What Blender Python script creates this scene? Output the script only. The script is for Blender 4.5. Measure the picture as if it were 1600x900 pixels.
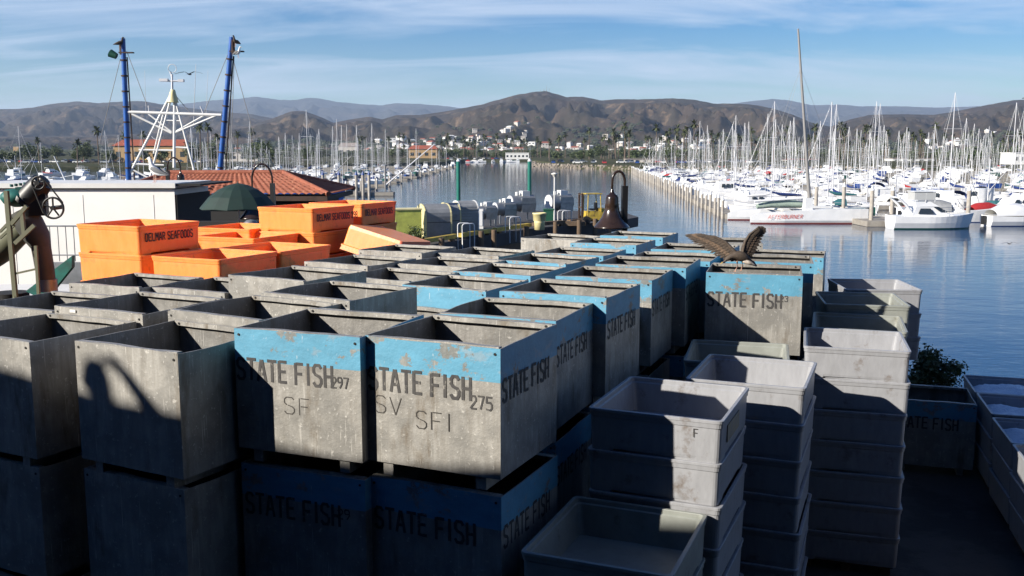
import bpy, bmesh, math, random
from mathutils import Vector, Matrix, noise

for o in list(bpy.data.objects): bpy.data.objects.remove(o, do_unlink=True)
S = bpy.context.scene
COL = S.collection
R = math.radians

# ------------------------------------------------------------------ camera
CAM_Z, FPX, PITCH = 4.97, 1500.0, math.atan(0.14)
WATER = -2.53
cam = bpy.data.cameras.new('camera'); camo = bpy.data.objects.new('camera', cam); COL.objects.link(camo)
camo.location = (0, 0, CAM_Z); camo.rotation_euler = (math.pi/2 - PITCH, 0, 0)
cam.sensor_width = 36; cam.lens = 36*FPX/1600; cam.clip_start = .1; cam.clip_end = 60000
S.camera = camo

# ------------------------------------------------------------------ sky, sun, exposure
SUN_EL = math.atan(.486)
SUN_AZ = Vector((-.883, -.469)).normalized()          # towards the sun, in plan
w = bpy.data.worlds.new('World'); S.world = w; w.use_nodes = True
nt = w.node_tree; nt.nodes.clear()
def N(t, **k):
    n = nt.nodes.new(t)
    for a, b in k.items(): setattr(n, a, b)
    return n
out = N('ShaderNodeOutputWorld'); bg = N('ShaderNodeBackground'); bg.inputs[1].default_value = .055
sky = N('ShaderNodeTexSky', sky_type='NISHITA', sun_disc=False, sun_elevation=SUN_EL,
        sun_rotation=math.atan2(SUN_AZ.x, SUN_AZ.y), altitude=0, air_density=1.0, dust_density=.1, ozone_density=3.0)
tc = N('ShaderNodeTexCoord'); sp = N('ShaderNodeSeparateXYZ')
nt.links.new(tc.outputs['Generated'], sp.inputs[0])
mz = N('ShaderNodeMath', operation='ADD'); mz.inputs[1].default_value = .20; nt.links.new(sp.outputs[2], mz.inputs[0])
dx = N('ShaderNodeMath', operation='DIVIDE'); dy = N('ShaderNodeMath', operation='DIVIDE')
nt.links.new(sp.outputs[0], dx.inputs[0]); nt.links.new(mz.outputs[0], dx.inputs[1])
nt.links.new(sp.outputs[1], dy.inputs[0]); nt.links.new(mz.outputs[0], dy.inputs[1])
cb = N('ShaderNodeCombineXYZ'); nt.links.new(dx.outputs[0], cb.inputs[0]); nt.links.new(dy.outputs[0], cb.inputs[1])
mp = N('ShaderNodeMapping'); mp.inputs['Rotation'].default_value = (0, 0, R(-52)); mp.inputs['Scale'].default_value = (.55, 1.9, 1)
nt.links.new(cb.outputs[0], mp.inputs[0])
n1 = N('ShaderNodeTexNoise'); n1.inputs['Scale'].default_value = 1.5; n1.inputs['Detail'].default_value = 9; n1.inputs['Roughness'].default_value = .62; n1.inputs['Distortion'].default_value = 1.1
nt.links.new(mp.outputs[0], n1.inputs[0])
n2 = N('ShaderNodeTexNoise'); n2.inputs['Scale'].default_value = .55; n2.inputs['Detail'].default_value = 4
nt.links.new(mp.outputs[0], n2.inputs[0])
ad = N('ShaderNodeMath', operation='ADD'); nt.links.new(n1.outputs[0], ad.inputs[0]); nt.links.new(n2.outputs[0], ad.inputs[1])
mr = N('ShaderNodeMapRange'); mr.inputs[1].default_value = .88; mr.inputs[2].default_value = 1.2; mr.inputs[3].default_value = 0; mr.inputs[4].default_value = .68
nt.links.new(ad.outputs[0], mr.inputs[0])
mx = N('ShaderNodeMixRGB'); mx.inputs[2].default_value = (7.0, 8.0, 9.6, 1)
fe = N('ShaderNodeMapRange'); fe.inputs[1].default_value = .28; fe.inputs[2].default_value = .6; fe.inputs[3].default_value = 1; fe.inputs[4].default_value = .1
nt.links.new(sp.outputs[2], fe.inputs[0]); cm = N('ShaderNodeMath', operation='MULTIPLY'); nt.links.new(mr.outputs[0], cm.inputs[0]); nt.links.new(fe.outputs[0], cm.inputs[1])
hs = N('ShaderNodeHueSaturation'); hs.inputs['Saturation'].default_value = 1.7; hs.inputs['Hue'].default_value = .515; nt.links.new(sky.outputs[0], hs.inputs['Color'])
nt.links.new(cm.outputs[0], mx.inputs[0]); nt.links.new(hs.outputs[0], mx.inputs[1])
nt.links.new(mx.outputs[0], bg.inputs[0]); nt.links.new(bg.outputs[0], out.inputs[0])

sl = bpy.data.lights.new('sun', 'SUN'); sl.energy = 5.0; sl.angle = R(.53); sl.color = (1, .93, .82)
so = bpy.data.objects.new('sun', sl); COL.objects.link(so)
SUNV = Vector((SUN_AZ.x*math.cos(SUN_EL), SUN_AZ.y*math.cos(SUN_EL), math.sin(SUN_EL)))
so.rotation_euler = SUNV.to_track_quat('Z', 'Y').to_euler(); so.location = (-30, -20, 40)

S.view_settings.view_transform = 'Standard'; S.view_settings.look = 'None'
S.view_settings.exposure = 1.0; S.view_settings.gamma = 1; S.view_settings.use_curve_mapping = False
S.cycles.max_bounces = 8; S.cycles.volume_bounces = 0; S.cycles.use_denoising = True
S.cycles.caustics_reflective = False; S.cycles.caustics_refractive = False

# ------------------------------------------------------------------ helpers
def W(px, py, z):
    """the place at height z that the photograph shows at (px, py)"""
    a, b = (px-800)/FPX, -(py-450)/FPX
    d = Vector((a, math.cos(PITCH)+b*math.sin(PITCH), -math.sin(PITCH)+b*math.cos(PITCH)))
    t = (z-CAM_Z)/d.z
    return Vector((d.x*t, d.y*t, z))
def at(px, py, Y):
    a, b = (px-800)/FPX, -(py-450)/FPX
    d = Vector((a, math.cos(PITCH)+b*math.sin(PITCH), -math.sin(PITCH)+b*math.cos(PITCH)))
    t = Y/d.y
    return Vector((d.x*t, Y, CAM_Z+d.z*t))

class MB:
    def __init__(s): s.v, s.f, s.m, s.sm = [], [], [], []
    def add(s, vs, fs, m=0, smooth=False):
        k = len(s.v); s.v += [tuple(v) for v in vs]
        for f in fs: s.f.append([k+i for i in f]); s.m.append(m); s.sm.append(smooth)
        return s
    def quad(s, a, b, c, d, m=0): return s.add([a, b, c, d], [(0, 1, 2, 3)], m)
    def box(s, c, d, m=0, rz=0, M=None, taper=1):
        x, y, z = d[0]/2, d[1]/2, d[2]/2
        vs = [Vector((sx*x*(taper if sz > 0 else 1), sy*y*(taper if sz > 0 else 1), sz*z)) for sz in (-1, 1) for sy in (-1, 1) for sx in (-1, 1)]
        if M is None: M = Matrix.Rotation(rz, 4, 'Z')
        vs = [M @ v + Vector(c) for v in vs]
        return s.add(vs, [(0, 2, 3, 1), (4, 5, 7, 6), (0, 1, 5, 4), (2, 6, 7, 3), (0, 4, 6, 2), (1, 3, 7, 5)], m)
    def cyl(s, a, b, r0, r1=None, n=8, m=0, cap=True):
        a, b = Vector(a), Vector(b); r1 = r0 if r1 is None else r1
        d = (b-a); L = d.length
        if L < 1e-6: return s
        q = d.to_track_quat('Z', 'Y')
        vs = []
        for p, r in ((a, r0), (b, r1)):
            for i in range(n):
                t = 2*math.pi*i/n; vs.append(p + q @ Vector((math.cos(t)*r, math.sin(t)*r, 0)))
        fs = [(i, (i+1) % n, n+(i+1) % n, n+i) for i in range(n)]
        s.add(vs, fs, m, True)
        if cap: s.add(vs, [tuple(range(n-1, -1, -1)), tuple(range(n, 2*n))], m)
        return s
    def tube(s, pts, r, n=8, m=0):
        pts = [Vector(p) for p in pts]; rs = r if isinstance(r, (list, tuple)) else [r]*len(pts)
        vs = []
        for i, p in enumerate(pts):
            d = (pts[min(i+1, len(pts)-1)]-pts[max(i-1, 0)]).normalized(); q = d.to_track_quat('Z', 'Y')
            for k in range(n):
                t = 2*math.pi*k/n; vs.append(p + q @ Vector((math.cos(t)*rs[i], math.sin(t)*rs[i], 0)))
        fs = []
        for i in range(len(pts)-1):
            for k in range(n): fs.append((i*n+k, i*n+(k+1) % n, (i+1)*n+(k+1) % n, (i+1)*n+k))
        L = len(pts)-1
        s.add(vs, fs, m, True); s.add(vs, [tuple(range(n-1, -1, -1)), tuple(L*n+k for k in range(n))], m)
        return s
    def lathe(s, prof, c=(0, 0, 0), n=20, m=0):
        vs = []
        for r, z in prof:
            for k in range(n):
                t = 2*math.pi*k/n; vs.append((c[0]+r*math.cos(t), c[1]+r*math.sin(t), c[2]+z))
        fs = []
        for i in range(len(prof)-1):
            for k in range(n): fs.append((i*n+k, i*n+(k+1) % n, (i+1)*n+(k+1) % n, (i+1)*n+k))
        return s.add(vs, fs, m, True)
    def loft(s, secs, m=0, closed=True, smooth=True, cap=True):
        n = len(secs[0]); vs = [v for q in secs for v in q]; fs = []
        for i in range(len(secs)-1):
            for k in range(n if closed else n-1): fs.append((i*n+k, i*n+(k+1) % n, (i+1)*n+(k+1) % n, (i+1)*n+k))
        s.add(vs, fs, m, smooth)
        if cap and closed: s.add(list(secs[0])+list(secs[-1]), [tuple(range(n-1, -1, -1)), tuple(range(n, 2*n))], m)
        return s
    def prism(s, poly, z0, z1, m=0):
        n = len(poly); vs = [(x, y, z0) for x, y in poly]+[(x, y, z1) for x, y in poly]
        return s.add(vs, [(i, (i+1) % n, n+(i+1) % n, n+i) for i in range(n)]+[tuple(range(n-1, -1, -1)), tuple(range(n, 2*n))], m)
    def mesh(s, name, mats):
        me = bpy.data.meshes.new(name); me.from_pydata(s.v, [], s.f)
        for m in (mats if isinstance(mats, (list, tuple)) else [mats]): me.materials.append(m)
        me.polygons.foreach_set('material_index', s.m); me.polygons.foreach_set('use_smooth', s.sm)
        me.update(); return me
    def build(s, name, mats, parent=None, loc=None, rz=0):
        return link(name, s.mesh(name, mats), parent, loc, rz)
def link(name, me, parent=None, loc=None, rz=0):
    o = bpy.data.objects.new(name, me); COL.objects.link(o)
    if parent is not None: o.parent = parent
    if loc is not None: o.location = loc
    o.rotation_euler = (0, 0, rz)
    return o
def tag(o, label=None, cat=None, group=None, kind=None):
    if label: o['label'] = label
    if cat: o['category'] = cat
    if group: o['group'] = group
    if kind: o['kind'] = kind
    return o
def thing(name, loc, label, cat, group=None, rz=0):
    o = bpy.data.objects.new(name, None); COL.objects.link(o); o.location = loc; o.rotation_euler = (0, 0, rz)
    o.empty_display_size = .2
    return tag(o, label, cat, group)
def kids(o): return list(o.children)
TREE = {}
def copy_tree(root, loc, rz, label, group=None, scale=None, name=None):
    """copy of a thing with copies of its parts and sub-parts"""
    if root.name not in TREE: TREE[root.name] = [(c, kids(c)) for c in kids(root)]
    r = root.copy(); COL.objects.link(r); r.location = loc; r.rotation_euler = (0, 0, rz); r['label'] = label
    if group: r['group'] = group
    if scale: r.scale = scale if isinstance(scale, (tuple, list)) else (scale,)*3
    for c, gs in TREE[root.name]:
        k = c.copy(); COL.objects.link(k); k.parent = r
        for g in gs:
            h = g.copy(); COL.objects.link(h); h.parent = k
    return r
def drop(root):
    TREE.pop(root.name, None)
    for c in kids(root):
        for g in kids(c): bpy.data.objects.remove(g)
        bpy.data.objects.remove(c)
    bpy.data.objects.remove(root)
def nz(x, y, z=0, s=1): return noise.noise(Vector((x*s, y*s, z)))

# ------------------------------------------------------------------ materials
def alb(c, g=.74): return None if c is None else tuple(x*(g if max(c) < .6 else .92) for x in c)
def mat(name, col, rough=.6, metal=0, col2=None, nscale=4, namt=.5, bump=0, bscale=30, stretch=(1, 1, 1), detail=6,
        col3=None, n3scale=2, n3lo=.55, n3hi=.62, spec=.5, rand=True, coord='Object', bdist=.01, emit=None):
    col, col2, col3 = alb(col), alb(col2), alb(col3)
    m = bpy.data.materials.new(name); m.use_nodes = True; t = m.node_tree; b = t.nodes['Principled BSDF']
    b.inputs['Roughness'].default_value = rough; b.inputs['Metallic'].default_value = metal
    b.inputs['Specular IOR Level'].default_value = spec
    c1 = (*col, 1)
    b.inputs['Base Color'].default_value = c1
    tcn = t.nodes.new('ShaderNodeTexCoord'); mpn = t.nodes.new('ShaderNodeMapping'); mpn.inputs['Scale'].default_value = stretch
    src = tcn.outputs[coord]
    if rand:
        oi = t.nodes.new('ShaderNodeObjectInfo'); va = t.nodes.new('ShaderNodeVectorMath'); va.operation = 'ADD'
        ml = t.nodes.new('ShaderNodeMath'); ml.operation = 'MULTIPLY'; ml.inputs[1].default_value = 57
        t.links.new(oi.outputs['Random'], ml.inputs[0]); t.links.new(src, va.inputs[0]); t.links.new(ml.outputs[0], va.inputs[1]); src = va.outputs[0]
    t.links.new(src, mpn.inputs[0])
    last = None
    if col2:
        n = t.nodes.new('ShaderNodeTexNoise'); n.inputs['Scale'].default_value = nscale; n.inputs['Detail'].default_value = detail; n.inputs['Roughness'].default_value = .65
        t.links.new(mpn.outputs[0], n.inputs[0])
        r = t.nodes.new('ShaderNodeMapRange'); r.inputs[1].default_value = .5-.5*namt*.6; r.inputs[2].default_value = .5+.5*namt*.6
        t.links.new(n.outputs[0], r.inputs[0])
        x = t.nodes.new('ShaderNodeMixRGB'); x.inputs[1].default_value = c1; x.inputs[2].default_value = (*col2, 1)
        t.links.new(r.outputs[0], x.inputs[0]); last = x.outputs[0]
    if col3:
        n = t.nodes.new('ShaderNodeTexNoise'); n.inputs['Scale'].default_value = n3scale; n.inputs['Detail'].default_value = 8; n.inputs['Roughness'].default_value = .7
        t.links.new(src, n.inputs[0])
        r = t.nodes.new('ShaderNodeMapRange'); r.inputs[1].default_value = n3lo; r.inputs[2].default_value = n3hi
        t.links.new(n.outputs[0], r.inputs[0])
        x = t.nodes.new('ShaderNodeMixRGB'); x.inputs[2].default_value = (*col3, 1)
        if last: t.links.new(last, x.inputs[1])
        else: x.inputs[1].default_value = c1
        t.links.new(r.outputs[0], x.inputs[0]); last = x.outputs[0]
    if last: t.links.new(last, b.inputs['Base Color'])
    if bump:
        n = t.nodes.new('ShaderNodeTexNoise'); n.inputs['Scale'].default_value = bscale; n.inputs['Detail'].default_value = 5
        t.links.new(mpn.outputs[0], n.inputs[0])
        bp = t.nodes.new('ShaderNodeBump'); bp.inputs['Strength'].default_value = bump; bp.inputs['Distance'].default_value = bdist
        t.links.new(n.outputs[0], bp.inputs['Height']); t.links.new(bp.outputs[0], b.inputs['Normal'])
    return m

def metal_mat(name, base, dark, stain, band=None):
    """oxidised sheet aluminium with vertical runs, rubbed blotches and stains; band = paint colour worn through in patches"""
    base, dark, stain, band = alb(base, .70), alb(dark, .68), alb(stain, .7), alb(band, .85)
    m = bpy.data.materials.new(name); m.use_nodes = True; t = m.node_tree; b = t.nodes['Principled BSDF']; L = t.links.new
    def nd(k, **a):
        q = t.nodes.new(k)
        for i, j in a.items(): setattr(q, i, j)
        return q
    tcn = nd('ShaderNodeTexCoord'); oi = nd('ShaderNodeObjectInfo'); ml = nd('ShaderNodeMath', operation='MULTIPLY'); ml.inputs[1].default_value = 83
    va = nd('ShaderNodeVectorMath', operation='ADD'); L(oi.outputs['Random'], ml.inputs[0]); L(tcn.outputs['Object'], va.inputs[0]); L(ml.outputs[0], va.inputs[1])
    def nse(sc, scale, lo, hi, det=8, ro=.65):
        mp_ = nd('ShaderNodeMapping'); mp_.inputs['Scale'].default_value = sc; L(va.outputs[0], mp_.inputs[0])
        n = nd('ShaderNodeTexNoise'); n.inputs['Scale'].default_value = scale; n.inputs['Detail'].default_value = det; n.inputs['Roughness'].default_value = ro
        L(mp_.outputs[0], n.inputs[0]); r = nd('ShaderNodeMapRange'); r.inputs[1].default_value = lo; r.inputs[2].default_value = hi; L(n.outputs[0], r.inputs[0])
        return r.outputs[0], n.outputs[0]
    def mix(f, a, c):
        x = nd('ShaderNodeMixRGB'); L(f, x.inputs[0])
        for i, q in ((1, a), (2, c)):
            if isinstance(q, tuple): x.inputs[i].default_value = (*q, 1)
            else: L(q, x.inputs[i])
        return x.outputs[0]
    runs, rr = nse((7, 7, .8), 2.6, .36, .68); blot, br = nse((1, 1, 1), 3.0, .44, .58); sc, sr = nse((1, 1, 1), 24, .6, .7, 4); st, _ = nse((3, 3, .8), 1.4, .56, .74)
    c = mix(runs, base, dark); c2 = mix(blot, c, tuple(x*.62 for x in base)); c3 = mix(sc, c2, tuple(min(1, x*1.35) for x in base)); c4 = mix(st, c3, stain)
    scr, _ = nse((14, 14, .35), 5, .66, .69, 3)
    col = mix(scr, c4, tuple(min(1, x*1.5) for x in base))
    b.inputs['Metallic'].default_value = .35; b.inputs['Roughness'].default_value = .5
    if band:
        wear, _ = nse((1, 1, 1.3), 3.1, .575, .60, 7, .7); fine, _ = nse((5, 5, 1.2), 7, .65, .68, 5); tone, _ = nse((2, 2, 5), 2, .35, .7)
        p = mix(tone, band, tuple(x*.78 for x in band))
        p = mix(fine, p, tuple(min(1, x*.5+.26) for x in band))
        big, _ = nse((1.6, 1.6, 2.6), 2.2, .60, .66, 5, .6); rub = mix(big, p, tuple(x*.55+.12 for x in band)); p = rub
        mm = nd('ShaderNodeMath', operation='MULTIPLY'); mm.inputs[1].default_value = .9; L(wear, mm.inputs[0])
        col = mix(mm.outputs[0], p, col)
        b.inputs['Metallic'].default_value = .05
    L(col, b.inputs['Base Color'])
    bp = nd('ShaderNodeBump'); bp.inputs['Strength'].default_value = .5; bp.inputs['Distance'].default_value = .02; L(br, bp.inputs['Height'])
    b2 = nd('ShaderNodeBump'); b2.inputs['Strength'].default_value = .35; b2.inputs['Distance'].default_value = .002; L(sr, b2.inputs['Height']); L(bp.outputs[0], b2.inputs['Normal'])
    L(b2.outputs[0], b.inputs['Normal'])
    return m

M = {}
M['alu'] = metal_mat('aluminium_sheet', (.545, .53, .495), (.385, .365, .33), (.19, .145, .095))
M['alu_in'] = metal_mat('aluminium_inside_shaded', (.41, .40, .38), (.27, .26, .245), (.2, .17, .13))  # darker than the outer sheet: shade inside the bins put into the colour
M['blue'] = metal_mat('aluminium_blue_paint', (.40, .38, .34), (.27, .25, .22), (.2, .16, .1), band=(.125, .37, .54))
M['stencil'] = mat('stencil_paint', (.03, .03, .035), .7, col2=(.09, .085, .08), nscale=16, namt=.8, col3=(.34, .32, .28), n3scale=14, n3lo=.60, n3hi=.68)
M['scrawl'] = mat('marker_scrawl', (.05, .045, .04), .7)
M['bolt'] = mat('bolt_hole', (.015, .014, .013), .8)
M['tub'] = mat('grey_plastic', (.42, .43, .46), .42, col2=(.32, .325, .345), nscale=4, namt=.9, col3=(.17, .13, .10), n3scale=4.2, n3lo=.57, n3hi=.74, bump=.25, bscale=9, stretch=(3, 3, 1))
M['tub_green'] = mat('grey_green_plastic', (.36, .38, .35), .5, col2=(.27, .285, .26), nscale=5, namt=.7, col3=(.12, .1, .06), n3scale=3, n3lo=.6, n3hi=.75, bump=.25, bscale=9)
M['ice'] = mat('crushed_ice', (.82, .86, .92), .5, col2=(.65, .7, .8), nscale=14, bump=.9, bscale=40, bdist=.03)
m = mat('orange_plastic', (.96, .345, .10), .4, col2=(.92, .265, .055), nscale=3, namt=.8, col3=(.45, .20, .09), n3scale=4.5, n3lo=.57, n3hi=.78, bump=.2, bscale=6, stretch=(3, 3, 1))
b = m.node_tree.nodes['Principled BSDF']; b.inputs['Subsurface Weight'].default_value = .55; b.inputs['Subsurface Radius'].default_value = (1, .35, .06); b.inputs['Subsurface Scale'].default_value = .05
M['orange'] = m
M['redorange'] = mat('faded_red_plastic', (.75, .17, .09), .5, col2=(.62, .14, .08), nscale=4)
M['concrete'] = mat('dock_concrete', (.07, .068, .066), .8, col2=(.035, .035, .035), nscale=1.3, namt=1.2, col3=(.02, .02, .022), n3scale=.6, n3lo=.48, n3hi=.55, bump=.4, bscale=25, rand=False)
M['asphalt'] = mat('pier_asphalt', (.075, .075, .08), .85, col2=(.045, .045, .05), nscale=.8, namt=.9, bump=.4, bscale=20, rand=False)
M['white'] = mat('white_paint', (.80, .80, .78), .45, col2=(.66, .65, .62), nscale=1.2, namt=.7, bump=.1, bscale=6)
M['wall_white'] = mat('white_wall_panel', (.93, .92, .89), .55, col2=(.86, .84, .80), nscale=.9, namt=.7, col3=(.42, .38, .33), n3scale=1.6, n3lo=.64, n3hi=.8, bump=.2, bscale=3)
M['gel'] = mat('white_gelcoat', (.76, .765, .77), .25, col2=(.66, .67, .68), nscale=.7)
M['gel2'] = mat('cream_gelcoat', (.70, .68, .62), .3, col2=(.62, .6, .55), nscale=.7)
M['black'] = mat('black_paint', (.012, .012, .013), .45, bump=.1)
M['dark'] = mat('dark_interior', (.02, .02, .022), .7)
M['glass'] = mat('tinted_glass', (.02, .03, .04), .08, spec=.8)
M['navy'] = mat('navy_canvas', (.012, .04, .20), .8, col2=(.01, .03, .14), nscale=5)
M['tealc'] = mat('teal_canvas', (.02, .14, .16), .8, col2=(.015, .1, .12), nscale=5)
M['redc'] = mat('red_canvas', (.50, .03, .03), .7, col2=(.38, .02, .02), nscale=4)
M['alum'] = mat('mast_aluminium', (.60, .60, .62), .4, metal=.15)
M['mastg'] = mat('mast_grey', (.30, .29, .28), .5)
M['wire'] = mat('rigging_wire', (.45, .45, .45), .5)
M['pile'] = mat('weathered_pile', (.58, .54, .48), .85, col2=(.36, .32, .27), nscale=3, namt=.8, bump=.5, bscale=10)
M['dockw'] = mat('dock_planks', (.40, .37, .32), .85, col2=(.28, .25, .21), nscale=2, namt=.8)
M['wood'] = mat('timber', (.20, .13, .075), .85, col2=(.11, .075, .05), nscale=3, namt=.8, bump=.5, bscale=8)
M['bluepole'] = mat('blue_enamel', (.02, .13, .48), .35, col2=(.015, .09, .36), nscale=3, namt=.7, col3=(.10, .08, .1), n3scale=2.5, n3lo=.62, n3hi=.7)
M['greenpole'] = mat('green_pipe', (.01, .20, .15), .4, col2=(.01, .16, .12), nscale=3)
M['tile'] = mat('terracotta', (.44, .13, .065), .8, col2=(.24, .075, .045), nscale=2.2, namt=1.2, col3=(.56, .26, .15), n3scale=6, n3lo=.55, n3hi=.7)
M['umbr'] = mat('green_umbrella_cloth', (.010, .040, .03), .7, col2=(.008, .03, .024), nscale=3)
M['bell'] = mat('dark_bronze_enamel', (.022, .013, .011), .22, col2=(.05, .03, .02), nscale=3)
M['ygreen'] = mat('yellow_green_plastic', (.62, .66, .14), .5, col2=(.50, .54, .12), nscale=2)
M['cream'] = mat('cream_plastic', (.78, .70, .36), .5, col2=(.66, .58, .3), nscale=2)
M['yellow'] = mat('yellow_paint', (.62, .44, .05), .5, col2=(.4, .28, .05), nscale=3, col3=(.08, .05, .03), n3scale=3, n3lo=.58, n3hi=.7)
M['steel'] = mat('galvanised_steel', (.40, .42, .44), .4, metal=.5, col2=(.28, .3, .32), nscale=3)
M['canvas_grey'] = mat('grey_curved_panel', (.33, .34, .35), .55, col2=(.24, .25, .26), nscale=2)
M['greenbin'] = mat('green_bin_plastic', (.015, .10, .06), .5)
M['rubber'] = mat('rubber', (.018, .018, .018), .8)
M['tan'] = mat('tan_pipe', (.11, .11, .095), .6, col2=(.05, .05, .045), nscale=3, namt=.8, bump=.3, bscale=6)
M['palegreen'] = mat('pale_green_frame', (.20, .21, .13), .55, col2=(.18, .18, .12), nscale=4, namt=.8)
M['tealm'] = mat('teal_machine_paint', (.02, .20, .17), .5, col2=(.03, .1, .09), nscale=4)
M['rust'] = mat('rusty_iron', (.09, .05, .035), .8, col2=(.05, .03, .02), nscale=5)
M['stucco'] = mat('ochre_stucco', (.52, .34, .16), .85, col2=(.44, .29, .14), nscale=.3)
M['redroof'] = mat('red_tile_roof', (.42, .10, .05), .85, col2=(.3, .08, .04), nscale=.5)
M['palewall'] = mat('pale_wall', (.62, .57, .50), .85, col2=(.5, .46, .42), nscale=.2)
M['greyroof'] = mat('grey_roof', (.34, .29, .26), .85)
M['foliage'] = mat('leaves', (.045, .075, .02), .6, col2=(.09, .12, .03), nscale=1.5, namt=.9)
M['palm'] = mat('palm_fronds', (.05, .07, .025), .6, col2=(.10, .11, .04), nscale=.6, namt=.9)
M['trunk'] = mat('palm_trunk', (.16, .12, .09), .9)
M['rock'] = mat('riprap_rock', (.36, .31, .25), .9, col2=(.2, .17, .14), nscale=.8, namt=.9)
M['featherd'] = mat('dark_feathers', (.035, .027, .022), .75, col2=(.15, .11, .08), nscale=34, namt=.7, stretch=(1, 3, 1))
M['featherl'] = mat('pale_feathers', (.66, .58, .50), .75, col2=(.42, .36, .3), nscale=22)
M['featherw'] = mat('white_feathers', (.78, .78, .76), .75)
M['featherg'] = mat('grey_feathers', (.16, .165, .175), .75)
M['leg'] = mat('bird_leg', (.60, .36, .27), .6)
M['beak'] = mat('yellow_beak', (.6, .4, .08), .5)
M['redt'] = mat('red_lettering', (.62, .08, .05), .5)
M['antifoul'] = mat('red_bottom_paint', (.24, .05, .04), .6)
M['bluehull'] = mat('blue_hull_paint', (.02, .07, .30), .3)
M['greenhull'] = mat('green_hull_paint', (.02, .10, .075), .3)
M['shingle'] = mat('dark_board_wall', (.018, .017, .017), .8)

# terrain materials use world-space noise
def terrain_mat(name, a, b_, c, sc):
    m = mat(name, a, .95, col2=b_, nscale=sc, namt=.8, col3=c, n3scale=sc*2.3, n3lo=.54, n3hi=.66, rand=False, detail=10, spec=.1, bump=.55, bscale=sc*4, bdist=.09/sc)
    return m
M['hill'] = terrain_mat('chaparral_hill', (.080, .056, .042), (.036, .036, .024), (.20, .14, .09), .006)
M['hillfar'] = terrain_mat('far_mountain', (.075, .07, .055), (.045, .045, .04), (.12, .10, .08), .0011)
M['land'] = terrain_mat('shore_land', (.085, .085, .045), (.05, .06, .028), (.20, .16, .11), .02)

def water_mat():
    m = bpy.data.materials.new('harbour_water'); m.use_nodes = True; t = m.node_tree; b = t.nodes['Principled BSDF']; L = t.links.new
    b.inputs['Base Color'].default_value = (.004, .030, .080, 1); b.inputs['Roughness'].default_value = .035; b.inputs['IOR'].default_value = 1.333
    tcn = t.nodes.new('ShaderNodeTexCoord')
    prev = None
    for sx, sy, sc, st, dist in ((1, .45, .28, .5, .10), (1, .6, 1.3, .5, .03), (1, .8, 5, .45, .008)):
        mp_ = t.nodes.new('ShaderNodeMapping'); mp_.inputs['Scale'].default_value = (sx*.55, sy*1.7, 1); mp_.inputs['Rotation'].default_value = (0, 0, R(8))
        n = t.nodes.new('ShaderNodeTexNoise'); n.inputs['Scale'].default_value = sc; n.inputs['Detail'].default_value = 4; n.inputs['Roughness'].default_value = .55
        bp = t.nodes.new('ShaderNodeBump'); bp.inputs['Strength'].default_value = st; bp.inputs['Distance'].default_value = dist
        L(tcn.outputs['Object'], mp_.inputs[0]); L(mp_.outputs[0], n.inputs[0]); L(n.outputs[0], bp.inputs['Height'])
        if prev: L(prev, bp.inputs['Normal'])
        prev = bp.outputs[0]
    L(prev, b.inputs['Normal'])
    return m
M['water'] = water_mat()

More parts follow.
